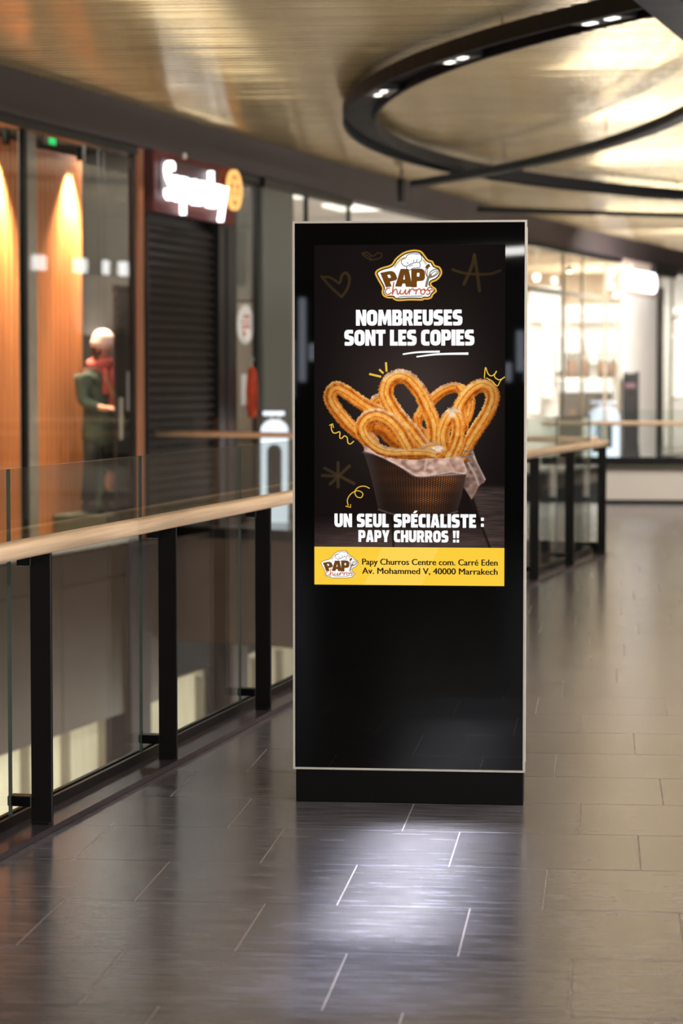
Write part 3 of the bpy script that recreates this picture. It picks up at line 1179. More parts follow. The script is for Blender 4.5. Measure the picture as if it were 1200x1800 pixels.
a, b, zt, Y = rack(996, 1034, 622, 740, 'black clothes rack left in the bright clothing shop')
for k in range(4):
    x = a + (b - a) * (k + .5) / 4
    garment(lambda s, o, z: Vector((x, Y, z)), 0, 0, zt - .62, zt - .10, .075, (M_cloth_brown, M_cloth_brown, M_cloth_grey, M_cloth_brown)[k],
            ('brown garment first on the left clothes rack', 'brown garment second on the left clothes rack', 'grey garment third on the left clothes rack', 'brown garment last on the left clothes rack')[k], 'clothes on the left rack', 'hanging_garment')
a, b, zt, Y = rack(1052, 1080, 622, 700, 'black clothes rack right in the bright clothing shop')
for k in range(3):
    x = a + (b - a) * (k + .5) / 3
    garment(lambda s, o, z: Vector((x, Y, z)), 0, 0, zt - .6, zt - .10, .085, (M_cloth_brown, M_cloth_grey, M_cloth_brown)[k],
            ('brown garment first on the right clothes rack', 'grey garment in the middle of the right clothes rack', 'brown garment last on the right clothes rack')[k], 'clothes on the right rack', 'hanging_garment')
Y = 46.6
a, b = X48(983, Y), X48(1076, Y)
th = thing('shop_counter', 'long counter with a glowing white front in the bright clothing shop', 'counter', ((a + b) / 2, Y, 0))
MB().box(a, Y, 0, b, Y + .5, 1.28).build('body', M_furn, th)
MB().box(a - .02, Y - .03, 1.50, b + .02, Y + .54, 1.54).build('top', M_counter, th)
MB().box(a, Y - .01, 1.28, b, Y + .5, 1.50).build('lit_front', E_panel, th)
Y = 45.9
a, b = X48(985, Y), X48(1030, Y)
th = thing('display_table', 'dark display table in front of the glowing counter', 'table', ((a + b) / 2, Y, 0))
MB().box(a, Y, .72, b, Y + .45, .80).build('top', M_furn, th)
MB().box(a + .03, Y + .03, 0, b - .03, Y + .42, .72).build('body', M_olive, th)
for k in range(3):
    xx = a + .03 + k * .15
    o = MB().box(xx, Y + .08, .80, xx + .12, Y + .36, .90 + .05 * k).build('folded_clothes', (M_cloth_grey, M_cloth_brown, M_furn)[k], bevel=.012)
    tag(o, ('grey pile of folded clothes on the dark display table, lowest', 'brown pile of folded clothes in the middle of the display table', 'dark pile of folded clothes on the display table, tallest')[k], 'clothes', 'folded clothes on the display table')
Y = 45.6
for (p0, p1, lab) in ((929, 962, 'pale low box plinth beside the kiosk in the clothing shop'), (1023, 1036, 'narrow pale plinth right of the dark display table')):
    a, b = X48(p0, Y), X48(p1, Y)
    th = thing('plinth', lab, 'plinth', ((a + b) / 2, Y, 0))
    MB().box(a, Y, 0.05, b, Y + .3, .80).build('body', M_counter, th, bevel=.008)
    MB().box(a + .02, Y + .02, 0, b - .02, Y + .28, .05).build('base', M_furn, th)
# ceiling downlights of the shop
for i, (px, py, Y) in enumerate(((944, 493, 44.5), (975, 497, 45.5), (1001, 479, 42.5), (1082, 525, 47.0), (1185, 489, 53.0))):
    x, z = X48(px, Y), Z48(py, Y)
    th = thing('downlight', ('bright round downlight in the shop nearest the kiosk edge', 'second round downlight of the clothing shop from the kiosk',
                             'dim round downlight highest in the clothing shop', 'round downlight left of the white block-letter sign',
                             'round downlight right of the black column')[i], 'ceiling light', (x, Y, z), group='round downlights')
    MB().lathe([(.05, 0), (.06, .01), (.06, .08), (.02, .1)], (x, Y, z), 12).build('housing', M_silver, th, fix=True)
    MB().lathe([(.045, -.012), (.045, .0)], (x, Y, z), 12).build('lens', E_down, th, fix=True)
    MB().box(x - .006, Y - .006, z + .1, x + .006, Y + .006, 3.97).build('stem', M_furn, th)
struct(MB().box(-5.4, WY - .06, 3.0, .4, WY - .01, 4.05).build('wall_front', pm('tan_wall', (176, 156, 130), .7)))
# transom beam and bulkhead line inside
struct(boxA(MB(), -1.0, 8.1, .02, .10, 2.93, 3.0, 0, PB).build('trim_8', M_beige))
struct(MB().box(-4.5, 47.3, 3.55, .5, 47.6, 3.72).build('trim_9', pm('lintel_tan', (150, 126, 96), .6)))
Y = 53.8
lightbox(1176, 545, 1212, 567, 'bright lit strip panel right of the black column', Y)
lightbox(1178, 590, 1215, 700, 'large lit panel below the strip panel right of the black column', Y)
WY_ = WY

# black totem in front of the white panel
Y = 45.35
a, b = X48(1094, Y), X48(1122, Y)
th = thing('totem', 'tall narrow black totem with a concave top standing before the white wall panel', 'totem', ((a + b) / 2, Y, 0))
hh = 1.68
outl = [(a - .01, .06), (b + .03, .06), (b, .4), (b, hh)] + [(b + (a - b) * t, hh - .05 * math.sin(math.pi * t)) for t in (.2, .4, .6, .8)] + [(a, hh), (a, .4)]
m = MB()
m.poly([outl], lambda x, y: (x, Y, y), dvec=(0, .12, 0))
m.build('body', M_totem, th, fix=True)
MB().box(a - .03, Y - .06, 0, b + .04, Y + .2, .06).build('base', M_shoe, th, bevel=.008)
MB().box(a + .04, Y - .006, 1.37, b - .06, Y, 1.45).build('printed_band', pm('print_pink', (92, 66, 68), .6), th)


# ------------------------------------------------------------------ ring lights under the ceiling
def arcpts(c, r, a0, a1, n, z):
    return [Vector((c[0] + r * math.cos(a), c[1] + r * math.sin(a), z)) for a in np.linspace(a0, a1, n)]


chan = [(-.15, .0), (-.15, .12), (.15, .12), (.15, .0), (.125, .0), (.125, .07), (-.125, .07), (-.125, .0)]


def track(name, label, pts, prof, mods, cables):
    th = thing(name, label, 'light fitting', pts[len(pts) // 2])
    MB().sweep(pts, prof).build('channel', M_trk, th, fix=True)
    for k in mods:
        p = pts[k]
        t = (pts[k + 1] - pts[k - 1]).normalized()
        sd = Vector((t.y, -t.x, 0))
        m = MB()
        m.obox(p - t * .26 - sd * .10 + Vector((0, 0, .012)), t * .52, sd * .20, (0, 0, .055))
        o = m.build('lamp_module', M_black, th)
        for q in (-1, 1):
            m = MB()
            m.obox(p + t * (q * .13 - .06) - sd * .03 + Vector((0, 0, .006)), t * .12, sd * .05, (0, 0, .006))
            m.build('lens', E_led, o)
    for k in cables:
        p = pts[k]
        MB().tube([p + Vector((0, 0, .12)), p + Vector((0, 0, 4.1 - p.z))], .006, 6).build('cable', M_black, th)
    return th


M_trk = pm('track_black', (11, 12, 15), .6, .0, .08, 4, spec=.2)
R0 = 13.36
pts = arcpts((11.05, 24.0), R0, math.pi + .88, math.pi - .94, 90, 3.88)
track('ring_light', 'large black ring light channel hung in the gold ceiling, nearest curve', pts, chan, (14, 22, 30), (5, 19, 33, 48, 62, 78))
pts = arcpts((-20.5, 17.65), 21.56, -.02, .558, 60, 3.78)
track('light_track', 'black curved light track crossing the ring above the kiosk', pts, [(-.07, 0), (-.07, .08), (.07, .08), (.07, 0)], (), (6, 20, 34, 48))
pts = [Vector((x * .924, y * .924, 3.72)) for x, y in ((.12, 14.6), (.28, 15.5), (.47, 16.5), (.66, 17.5), (.88, 18.5), (1.12, 19.5))]
track('light_box', 'black light box meeting the ring at the upper right corner', pts, [(-.13, 0), (-.13, .13), (.13, .13), (.13, 0)], (2,), (1, 4))
pts = [Vector((-1.75, 34.8, 3.87)), Vector((0.0, 35.75, 3.87)), Vector((1.2, 36.45, 3.87)), Vector((2.6, 37.3, 3.87))]
track('light_track', 'straight thin black track farthest under the ceiling at the right', pts, [(-.06, 0), (-.06, .07), (.06, .07), (.06, 0)], (), (1, 2))

# pendant speaker
p = Vector((-2.47, 30.3, 3.68))
th = thing('pendant_spotlight', 'black cylinder pendant hanging from the ceiling above the kiosk', 'pendant', p)
MB().lathe([(.05, 0), (.058, .01), (.058, .29), (.04, .3)], p, 16).build('cylinder_body', M_black, th, fix=True)
MB().lathe([(.014, .3), (.014, .44)], p, 10).build('stem', M_black, th, fix=True)


# ------------------------------------------------------------------ person behind the shop glass
def skin_mesh(name, nodes, edges, root, sub=1):
    me = bpy.data.meshes.new(name)
    bm = bmesh.new()
    ly = bm.verts.layers.skin.verify()
    vs = []
    for i, (p, r) in enumerate(nodes):
        v = bm.verts.new(p)
        rr = r if isinstance(r, tuple) else (r, r)
        v[ly].radius = rr
        v[ly].use_root = (i == root)
        vs.append(v)
    for a, b in edges:
        bm.edges.new((vs[a], vs[b]))
    bm.to_mesh(me)
    bm.free()
    o = bpy.data.objects.new(name, me)
    COL.objects.link(o)
    sk = o.modifiers.new('skin', 'SKIN')
    sk.use_smooth_shade = True
    su = o.modifiers.new('sub', 'SUBSURF')
    su.levels = su.render_levels = sub
    dg = bpy.context.evaluated_depsgraph_get()
    out = bpy.data.meshes.new_from_object(o.evaluated_get(dg))
    bpy.data.objects.remove(o)
    bpy.data.meshes.remove(me)
    return out


PP = PA(3.68, .62, .223)
pf = tag(boxA(MB(), 3.30, 4.40, .40, .95, 0.0, .22).build('display_platform', M_olive, bevel=.01), 'low dark display platform under the person behind the glass', 'platform')
ps = thing('person', 'person in pale pink beanie, coral scarf and dark green coat behind shop glass', 'person', PP, math.radians(-32))
# local: x forward (to the picture's right), y left, z up ; height 1.70
nodes, edges = [], []


def nd(p, r, par=None):
    nodes.append((p, r))
    if par is not None:
        edges.append((par, len(nodes) - 1))
    return len(nodes) - 1


pel = nd((0, 0, .93), (.13, .15))
sp = nd((.0, 0, 1.08), (.11, .13), pel)
ch = nd((.0, 0, 1.27), (.115, .155), sp)
nb = nd((.01, 0, 1.40), (.075, .10), ch)
nk = nd((.03, 0, 1.47), .052, nb)
hd0 = nd((.05, 0, 1.53), (.068, .062), nk)
hd1 = nd((.055, 0, 1.60), (.088, .075), hd0)
hd2 = nd((.045, 0, 1.66), (.078, .068), hd1)
for sy in (1, -1):
    hip = nd((0, .09 * sy, .88), .085, pel)
    kx = .05 if sy > 0 else -.03
    kn = nd((kx, .095 * sy, .48), .056, hip)
    an = nd((kx - .04, .095 * sy, .09), .038, kn)
    toe = nd((kx + .10, .105 * sy, .04), .036, an)
    sh = nd((.0, .19 * sy, 1.36), .060, nb)
    el = nd((-.02, .23 * sy, 1.09), .043, sh)
    wr = nd((.20, .16 * sy, 1.02), .030, el)
    pa = nd((.26, .14 * sy, 1.02), (.030, .018), wr)
    for k, (dy, ln) in enumerate(((-.028, .075), (-.010, .085), (.009, .08), (.027, .065))):
        f1 = nd((.30, .14 * sy + dy, 1.02), .0095, pa)
        f2 = nd((.30 + ln * .5, .14 * sy + dy * 1.1, 1.012), .0088, f1)
        nd((.30 + ln * .8, .14 * sy + dy * 1.1, .988), .008, f2)
    t1 = nd((.25, .14 * sy - .035 * sy, 1.035), .011, pa)
    nd((.285, .14 * sy - .055 * sy, 1.045), .0095, t1)
bm_ = skin_mesh('body', nodes, edges, 0, 1)
bm_.materials.append(M_skin)
body = place('body', bm_, ps)
# facial features
m = MB()
m.lathe([(.003, -.012), (.012, -.006), (.014, .004), (.006, .018)], (.140, 0, 1.585), 8)
place('nose', m.mesh('nose', M_skin, smooth=True, fix=True), ps)
for sy in (1, -1):
    m = MB()
    m.lathe([(.002, -.010), (.009, -.005), (.010, 0), (.009, .005), (.002, .010)], (.128, .033 * sy, 1.608), 8)
    place('eye', m.mesh('eye', M_boot, smooth=True, fix=True), ps)
    m = MB()
    m.lathe([(.006, -.03), (.014, -.015), (.016, .01), (.006, .03)], (.05, .078 * sy, 1.60), 8, sx=1.4, sy=.6)
    place('ear', m.mesh('ear', M_skin, smooth=True, fix=True), ps)
m = MB()
m.tube([(.128, -.022, 1.552), (.136, 0, 1.55), (.128, .022, 1.552)], .006, 6)
place('mouth', m.mesh('mouth', M_redprint, smooth=True, fix=True), ps)
# hair under the beanie
m = MB()
m.lathe([(.05, -.14), (.092, -.08), (.096, 0), (.06, .04)], (.015, 0, 1.63), 14, sy=.95)
place('hair', m.mesh('hair', M_hair, smooth=True, fix=True), ps)
# beanie: dome tilted forward
m = MB()
pr = [(.108, -.035), (.118, -.03), (.119, .02), (.112, .03), (.108, .06), (.092, .10), (.060, .13), (.02, .145), (.002, .146)]
m.lathe(pr, (0, 0, 0), 20)
bo = place('beanie', m.mesh('beanie', M_beanie, smooth=True, fix=True), ps, (.042, 0, 1.648))
bo.rotation_euler = (0, math.radians(8), 0)
# scarf
m = MB()
ringp = [(.02 + .105 * math.cos(a), .105 * math.sin(a), 1.455 + .015 * math.cos(a * 2)) for a in np.linspace(0, 2 * math.pi, 18)]
m.tube(ringp, .043, 8)
m.tube([(.11, .03, 1.44), (.145, .03, 1.30), (.15, .02, 1.05)], .036, 8)
m.tube([(.10, -.05, 1.44), (.14, -.06, 1.32), (.145, -.06, 1.16)], .034, 8)
place('scarf', m.mesh('scarf', M_scarf, smooth=True, fix=True), ps)
# coat
nodes, edges = [], []
c0 = nd((0, 0, .62), (.19, .205))
c1 = nd((0, 0, .80), (.175, .20), c0)
c2 = nd((0, 0, 1.05), (.155, .18), c1)
c3 = nd((0, 0, 1.25), (.150, .185), c2)
c4 = nd((.0, 0, 1.37), (.105, .15), c3)
c5 = nd((.015, 0, 1.43), (.075, .085), c4)
for sy in (1, -1):
    a1 = nd((.0, .195 * sy, 1.345), .084, c4)
    a2 = nd((-.02, .235 * sy, 1.09), .066, a1)
    a3 = nd((.17, .17 * sy, 1.025), .052, a2)
cm = skin_mesh('coat', nodes, edges, 0, 1)
cm.materials.append(M_coat)
place('coat', cm, ps)
# trousers and boots over the legs
for sy in (1, -1):
    kx = .05 if sy > 0 else -.03
    m = MB()
    m.tube([(0, .09 * sy, .80), (kx, .095 * sy, .48), (kx - .04, .095 * sy, .12)], .078, 10)
    place('trouser_leg', m.mesh('trouser_leg', M_trouser, smooth=True, fix=True), ps)
    m = MB()
    m.tube([(kx - .09, .10 * sy, .052), (kx + .02, .102 * sy, .052), (kx + .12, .107 * sy, .05), (kx + .155, .108 * sy, .046)], .05, 10)
    m.tube([(kx - .05, .098 * sy, .05), (kx - .04, .096 * sy, .17)], .056, 10)
    place('boot', m.mesh('boot', M_boot, smooth=True, fix=True), ps)
# bag strap across the front
m = MB()
m.sweep([(.165, -.10, 1.33), (.20, -.02, 1.15), (.215, .04, .95), (.22, .05, .70)], [(-.018, -.005), (.018, -.005), (.018, .005), (-.018, .005)])
place('bag_strap', m.mesh('bag_strap', M_strap, fix=True), ps)

# sign on the right-hand shops, seen only as a reflection in the glass opposite
th = thing('shop_sign', 'lit white letters on the right-hand shops, seen mirrored in the glass', 'sign', (3.55, 35, 3.0))
for k, (y0, w_) in enumerate(((33.2, .34), (34.3, .34), (35.1, .16), (35.55, .7), (36.7, .3))):
    MB().box(3.5, y0, 3.12, 3.56, y0 + w_, 3.34).build('letter', em('sign_white_soft', (255, 255, 255), 7.0), th, bevel=.02)

# linear pendant and lit door strips at the entrance end of the walkway, mirrored in the kiosk glass
th = thing('linear_pendant', 'white linear pendant lamp hanging at the entrance end of the walkway', 'ceiling light', (-1.3, -6, 2.72))
m = MB()
m.obox((-2.0, -6, 2.64), (1.26, .0, .075), (0, .08, 0), (0, 0, .07))
m.build('diffuser', em('pendant_white', (255, 252, 246), 26.0), th)
for x in (-1.9, -.85):
    MB().box(x - .004, -5.964, 2.66, x + .004, -5.956, 4.12).build('cable', M_black, th)
dn = struct(MB().box(-4.6, -11.98, 0, 2.4, -11.9, 2.7).build('door_1', M_totem))
for k, (x, z0, z1, w) in enumerate(((-1.03, 1.62, 2.1, .09), (-1.16, 1.5, 1.72, .07), (-.93, 1.5, 1.78, .06), (-3.64, 1.5, 2.5, .08), (-3.52, 1.75, 1.95, .07), (-3.76, 1.3, 2.0, .06))):
    MB().box(x, -11.9, z0, x + w, -11.88, z1).build('lit_pane', em('pane_white', (225, 235, 250), 4.0), dn)

# ------------------------------------------------------------------ advertising kiosk
KX0, KX1, KY = -1.109, -.272, 8.80
kz0, kz1 = .123, 2.093
ki = thing('advertising_kiosk', 'tall black digital advertising kiosk showing a churros poster on the walkway', 'kiosk', ((KX0 + KX1) / 2, KY, 0))
MB().box(KX0 + .010, KY + .004, 0, KX1 - .006, KY + .12, kz0 - .004).build('plinth', M_plinth, ki, bevel=.003)
MB().box(KX0 + .004, KY + .012, kz0, KX1 - .004, KY + .13, kz1 - .004).build('casing', M_blackgl, ki, bevel=.004)
T = .0075
fr = MB()
fr.box(KX0, KY - .002, kz0 - .004, KX0 + T, KY + .03, kz1)
fr.box(KX1 - T, KY - .002, kz0 - .004, KX1, KY + .03, kz1)
fr.box(KX0 + T, KY - .002, kz1 - T, KX1 - T, KY + .03, kz1)
fr.box(KX0 + T, KY - .002, kz0 - .004, KX1 - T, KY + .03, kz0 - .004 + T)
fr.build('silver_frame', M_silver, ki)
MB().box(KX1 - .004, KY + .06, kz0 + .02, KX1 - .001, KY + .12, kz1 - .02).build('side_panel', M_silver, ki, bevel=.001)
SX0, SX1, SZ0, SZ1 = -1.0310, -.3480, .790, 2.0080
gb = MB()
gx0, gx1, gz0, gz1 = KX0 + T, KX1 - T, kz0 - .004 + T, kz1 - T
gb.box(gx0, KY, gz0, SX0, KY + .012, gz1)
gb.box(SX1, KY, gz0, gx1, KY + .012, gz1)
gb.box(SX0, KY, SZ1, SX1, KY + .012, gz1)
gb.box(SX0, KY, gz0, SX1, KY + .012, SZ0)
gb.build('front_glass', M_blackgl, ki)
disp = MB().box(SX0, KY + .002, SZ0, SX1, KY + .011, SZ1).build('display', M_plinth, ki)

PW, PH = 335.0, 598.0      # poster units


def scr(u, v, d=0.0):
    """poster coordinates (u right, v down, origin 552,430) to the screen plane"""
    return Vector((SX0 + (u - 552) / PW * (SX1 - SX0), KY + .0015 - d, SZ1 - (v - 430) / PH * (SZ1 - SZ0)))


# --- the photograph on the poster, computed as vertex colours
cols = 430
us = np.linspace(552, 887, cols)
vs_ = np.concatenate([np.linspace(430, 630, 200, endpoint=False), np.linspace(630, 962, 420)])
UU, VV = np.meshgrid(us, vs_)
img = np.zeros(UU.shape + (3,))


def vnoise(x, y, seed=0):
    """value noise on arrays"""
    r = np.random.default_rng(seed).random((64, 64))
    xi, yi = np.floor(x).astype(int), np.floor(y).astype(int)
    fx, fy = x - xi, y - yi
    fx, fy = fx * fx * (3 - 2 * fx), fy * fy * (3 - 2 * fy)
    g = lambda a, b: r[a % 64, b % 64]
    return (g(xi, yi) * (1 - fx) + g(xi + 1, yi) * fx) * (1 - fy) + (g(xi, yi + 1) * (1 - fx) + g(xi + 1, yi + 1) * fx) * fy


def put(mask, col):
    m_ = np.clip(mask, 0, 1)[..., None]
    img[...] = img * (1 - m_) + np.asarray(col, float) * m_


def sst(a, b, x):
    t = np.clip((x - a) / (b - a), 0, 1)
    return t * t * (3 - 2 * t)


gl = np.exp(-(((UU - 735) / 120) ** 2 + ((VV - 690) / 130) ** 2))
base = np.array([24., 19, 18])[None, None] + gl[..., None] * np.array([36., 30, 28])
img[...] = base
tb = sst(838, 880, VV)
grain = vnoise((UU + (VV - 850) * .5) / 22, VV / 2.2, 3)
put(tb * .75, (26, 18, 17))
put(sst(900, 960, VV) * .75, np.stack([78 + 26 * grain, 62 + 22 * grain, 58 + 22 * grain], -1))
right = sst(815, 830, UU - (VV - 850) * .35) * sst(848, 862, VV)
put(right * .7, np.stack([66 + 42 * grain, 54 + 36 * grain, 50 + 34 * grain], -1))


def segd(P, pts):
    """distance to a polyline"""
    pts = np.asarray(pts, float)
    d = np.full(P[0].shape, 1e9)
    for (x0, y0), (x1, y1) in zip(pts[:-1], pts[1:]):
        dx, dy = x1 - x0, y1 - y0
        t = np.clip(((P[0] - x0) * dx + (P[1] - y0) * dy) / (dx * dx + dy * dy + 1e-9), 0, 1)
        d = np.minimum(d, np.hypot(P[0] - x0 - t * dx, P[1] - y0 - t * dy))
    return d


for ln in ([(826, 858), (840, 905), (862, 962)], [(690, 905), (692, 962)], [(560, 905), (640, 903)]):
    put((1 - sst(.8, 3, segd((UU, VV), ln))) * .7, (20, 14, 13))
# faint doodles
DC = (62, 47, 26)
for pts_, w_ in (([(565, 485), (575, 497), (590, 512), (600, 520)], 2.6), ([(601, 520), (611, 505), (614, 488), (608, 479), (601, 483), (598, 494)], 2.6), ([(566, 486), (580, 487), (596, 497)], 2.4),
                 ([(636, 444), (648, 450), (654, 456), (668, 453), (671, 447), (664, 444), (655, 450), (645, 443), (637, 447), (652, 457)], 1.1),
                 ([(833, 449), (828, 470), (815, 499)], 3.0), ([(833, 449), (838, 480), (842, 511)], 3.0), ([(795, 474), (820, 481), (858, 482), (878, 476)], 2.4)):
    put((1 - sst(w_ * .7, w_ * 1.25, segd((UU, VV), crom(pts_, 5)))) * .8, DC)
for a_, b_ in (((594, 812), (594, 855)), ((570, 822), (622, 849)), ((614, 818), (580, 850)), ((566, 835), (590, 836))):
    put((1 - sst(2, 3.6, segd((UU, VV), [a_, b_]))) * .75, (70, 56, 34))


def inpoly(pts):
    pts = np.asarray(pts, float)
    ins = np.zeros(UU.shape, bool)
    n = len(pts)
    for i in range(n):
        x0, y0 = pts[i]
        x1, y1 = pts[(i + 1) % n]
        c_ = ((y0 > VV) != (y1 > VV)) & (UU < (x1 - x0) * (VV - y0) / (y1 - y0 + 1e-9) + x0)
        ins ^= c_
    return ins


NS = vnoise(UU / 1.6, VV / 1.6, 11)
NB = vnoise(UU / 6, VV / 6, 12)


def churro(pts, r, sugar=.5, tone=1.0, ridge=2.75, r1=None, phase=0.0, rough=.13):
    r *= 1.17
    r1 = r1 and r1 * 1.17
    P = np.array(crom(pts, 14))
    x0, x1 = P[:, 0].min() - r * 1.4, P[:, 0].max() + r * 1.4
    y0, y1 = P[:, 1].min() - r * 1.4, P[:, 1].max() + r * 1.4
    ci = np.where((us >= x0) & (us <= x1))[0]
    ri = np.where((vs_ >= y0) & (vs_ <= y1))[0]
    if len(ci) == 0 or len(ri) == 0:
        return
    sl_ = (slice(ri[0], ri[-1] + 1), slice(ci[0], ci[-1] + 1))
    u, v = UU[sl_], VV[sl_]
    best = np.full(u.shape, 1e9)
    wl = np.zeros(u.shape)
    tx = np.zeros(u.shape)
    ty = np.zeros(u.shape)
    ss = np.zeros(u.shape)
    T_ = np.gradient(P, axis=0)
    T_ /= np.linalg.norm(T_, axis=1)[:, None] + 1e-9
    n = len(P)
    for i in range(n):
        dx, dy = u - P[i, 0], v - P[i, 1]
        d = np.hypot(dx, dy)
        rr = r if r1 is None else r + (r1 - r) * i / (n - 1)
        d_ = d / rr
        b_ = d_ < best
        best = np.where(b_, d_, best)
        wl = np.where(b_, (T_[i, 0] * dy - T_[i, 1] * dx) / rr, wl)
        tx = np.where(b_, T_[i, 0], tx)
        ty = np.where(b_, T_[i, 1], ty)
        ss = np.where(b_, i / n, ss)
    nz, nb = NS[sl_], NB[sl_]
    edge = best + (nz - .5) * rough * 2
    mask = 1 - sst(.93, 1.06, edge)
    w = np.clip(wl, -1, 1)
    h = np.sqrt(1 - w * w)
    nx, ny = -ty * w, tx * w
    # three rounded ribs, light from above left, sugar on the upper side
    ph = np.arcsin(w) * 2 * 1.75 + .9 + phase
    wv = w + .05 * np.sin(ss * 17 + phase) + (nb - .5) * .10
    rg = np.clip(np.abs(np.cos(ph * .5)) ** .5 - .62 * np.exp(-((wv + .30) / .11) ** 2) - .55 * np.exp(-((wv - .42) / .11) ** 2), 0, 1)
    lit = .60 + .26 * (-ny) + .10 * (-nx) + .16 * h
    k = lit * (.30 + .64 * rg) + (nz - .5) * .20 + (nb - .5) * .20
    k = np.clip(1.12 * k, 0, 1.1)[..., None] * tone
    dark, mid, hi = np.array([132., 50, 10]), np.array([230., 132, 42]), np.array([254., 206, 116])
    col = np.where(k < .52, dark + (mid - dark) * (k / .52), mid + (hi - mid) * np.clip((k - .52) / .42, 0, 1))
    sug = np.clip(sst(.30, .85, -ny + .2 * (1 - h)) * sugar * (.15 + 1.5 * nz), 0, .92)[..., None]
    col = col * (1 - sug) + np.array([236., 208, 192]) * sug * (.62 + .5 * nb[..., None])
    # grainy sugar along both edges
    eg = (sst(.72, .95, np.abs(w)) * sst(.5, .75, nz) * .55)[..., None]
    col = col * (1 - eg) + np.array([226., 168, 118]) * eg
    col = col * (1 - .26 * sst(.1, 1.0, ny * np.abs(w)))[..., None] * (1 - .16 * sst(725, 800, v))[..., None]
    reg = img[sl_]
    m_ = mask[..., None]
    reg[...] = reg * (1 - m_) + np.clip(col, 0, 255) * m_


def cp(*pts):     # close-up crop units to poster units
    return [(540 + x * .3, 620 + y * .3) for x, y in pts]


# dark inside of the basket opening and paper behind
flap = cp((948, 520), (975, 580), (1010, 660), (1046, 735), (1040, 752), (1005, 775), (985, 800), (962, 850), (930, 800), (900, 760), (925, 640))
put(inpoly(flap) * .95, np.stack([92 + 70 * NB, 72 + 58 * NB, 64 + 52 * NB], -1))
for ln, c_ in ((cp((955, 540), (990, 640), (1040, 735)), (206, 178, 166)), (cp((945, 640), (985, 710), (1005, 770)), (190, 160, 148)), (cp((960, 600), (1010, 690), (1030, 745)), (130, 104, 96)), (cp((1000, 775), (965, 845)), (150, 118, 100))):
    put((1 - sst(1.0, 3.2, segd((UU, VV), ln))) * .8, c_)
# strands behind
churro(cp((635, 420), (660, 360), (690, 315), (740, 265), (800, 218), (870, 200), (925, 225)), 8.2, .75, .86)
churro(cp((640, 400), (650, 440), (700, 500)), 8.2, .9, .7)
churro(cp((905, 210), (945, 255), (950, 310), (930, 380), (880, 440)), 8.6, .35, 1.0)
churro(cp((385, 330), (400, 280), (430, 275), (440, 330), (455, 380)), 9.0, 1.3, .8)
churro(cp((700, 470), (720, 520), (730, 560)), 9, 1.2, .75)
# left loop
churro(cp((430, 345), (370, 320), (300, 278), (235, 232), (180, 203), (142, 222), (136, 270), (165, 325), (205, 375), (250, 425), (310, 470)), 10.4, .25, .95)
# right loop
churro(cp((905, 420), (890, 340), (908, 285), (955, 222), (1015, 190), (1066, 205), (1085, 260), (1060, 340), (1010, 420), (960, 500), (900, 600)), 10.7, .3, 1.03)
# middle tall loop
churro(cp((680, 540), (610, 450), (540, 370), (490, 300), (462, 235), (478, 170), (530, 136), (585, 145), (630, 185), (672, 245), (705, 320), (735, 390), (750, 470), (745, 540)), 11.2, .95, 1.0)
# inside of the front left loop
churro(cp((400, 430), (450, 440), (500, 490), (560, 540)), 13, 1.0, .62)
churro(cp((360, 420), (345, 470), (390, 520)), 9, .9, .6)
# front right, seen edge-on
churro(cp((812, 590), (796, 500), (806, 420), (850, 356), (880, 395), (886, 450), (872, 515), (845, 570), (812, 612)), 11.0, 1.15, 1.04)
put((1 - sst(2, 9, np.hypot((UU - 795) / 1.1, VV - 727))) * .85, (240, 222, 212))
churro(cp((690, 560), (740, 545), (790, 580), (770, 600)), 7, 1.5, .9)
put((1 - sst(3, 9, np.hypot((UU - 768) / 1.6, VV - 788))) * (.5 + .6 * NS), (246, 232, 222))
churro(cp((900, 520), (885, 560), (862, 605)), 8.5, .2, 1.05)
# front left loop
churro(cp((590, 540), (562, 485), (520, 425), (465, 380), (405, 360), (350, 378), (316, 425), (325, 475), (370, 530), (430, 570), (510, 588), (600, 585), (690, 585), (725, 592)), 11.6, .6, 1.05, r1=8.5)

# basket
bt = cp((332, 585), (400, 600), (520, 655), (640, 720), (760, 718), (935, 700), (960, 588), (930, 720), (905, 840), (880, 925), (820, 945), (720, 958), (600, 955), (500, 940), (418, 918), (390, 790), (360, 670))
bk_m = inpoly(bt)
uu_ = (UU - 735) / (100 - (VV - 800) * .16)
th_ = np.arcsin(np.clip(uu_, -.999, .999))
ga, gb_ = th_ * 30 + VV * .95, th_ * 30 - VV * .95
wires = np.maximum(sst(.25, .75, np.abs(np.sin(ga))), sst(.25, .75, np.abs(np.sin(gb_))))
glow = np.exp(-(((UU - 752) / 36) ** 2 + ((VV - 868) / 34) ** 2)) + .9 * np.exp(-(((UU - 790) / 26) ** 2 + ((VV - 838) / 20) ** 2)) + .35 * np.exp(-(((UU - 690) / 40) ** 2 + ((VV - 830) / 40) ** 2))
glow = np.clip(glow, 0, 1)[..., None]
inner_c = np.array([46., 28, 18]) + glow * np.array([176., 108, 48])
wire_c = np.array([30., 22, 20]) + glow * np.array([34., 16, 6])
put(bk_m * .98, inner_c * (1 - wires[..., None]) + wire_c * wires[..., None])
put(bk_m * sst(.62, 1.0, np.abs(uu_)) * .55, np.stack([56 + 30 * wires, 48 + 26 * wires, 46 + 25 * wires], -1))
put((1 - sst(.8, 2.2, segd((UU, VV), crom(cp((418, 915), (520, 945), (660, 958), (790, 950), (882, 925)), 6)))) * .8, (84, 74, 70))
put((1 - sst(1.2, 2.6, segd((UU, VV), cp((330, 578), (400, 592), (430, 600))))) * .9, (88, 78, 76))
put((1 - sst(1.2, 2.8, segd((UU, VV), crom(cp((905, 600), (940, 605), (968, 592), (955, 575), (925, 572)), 5)))) * .9, (120, 108, 104))
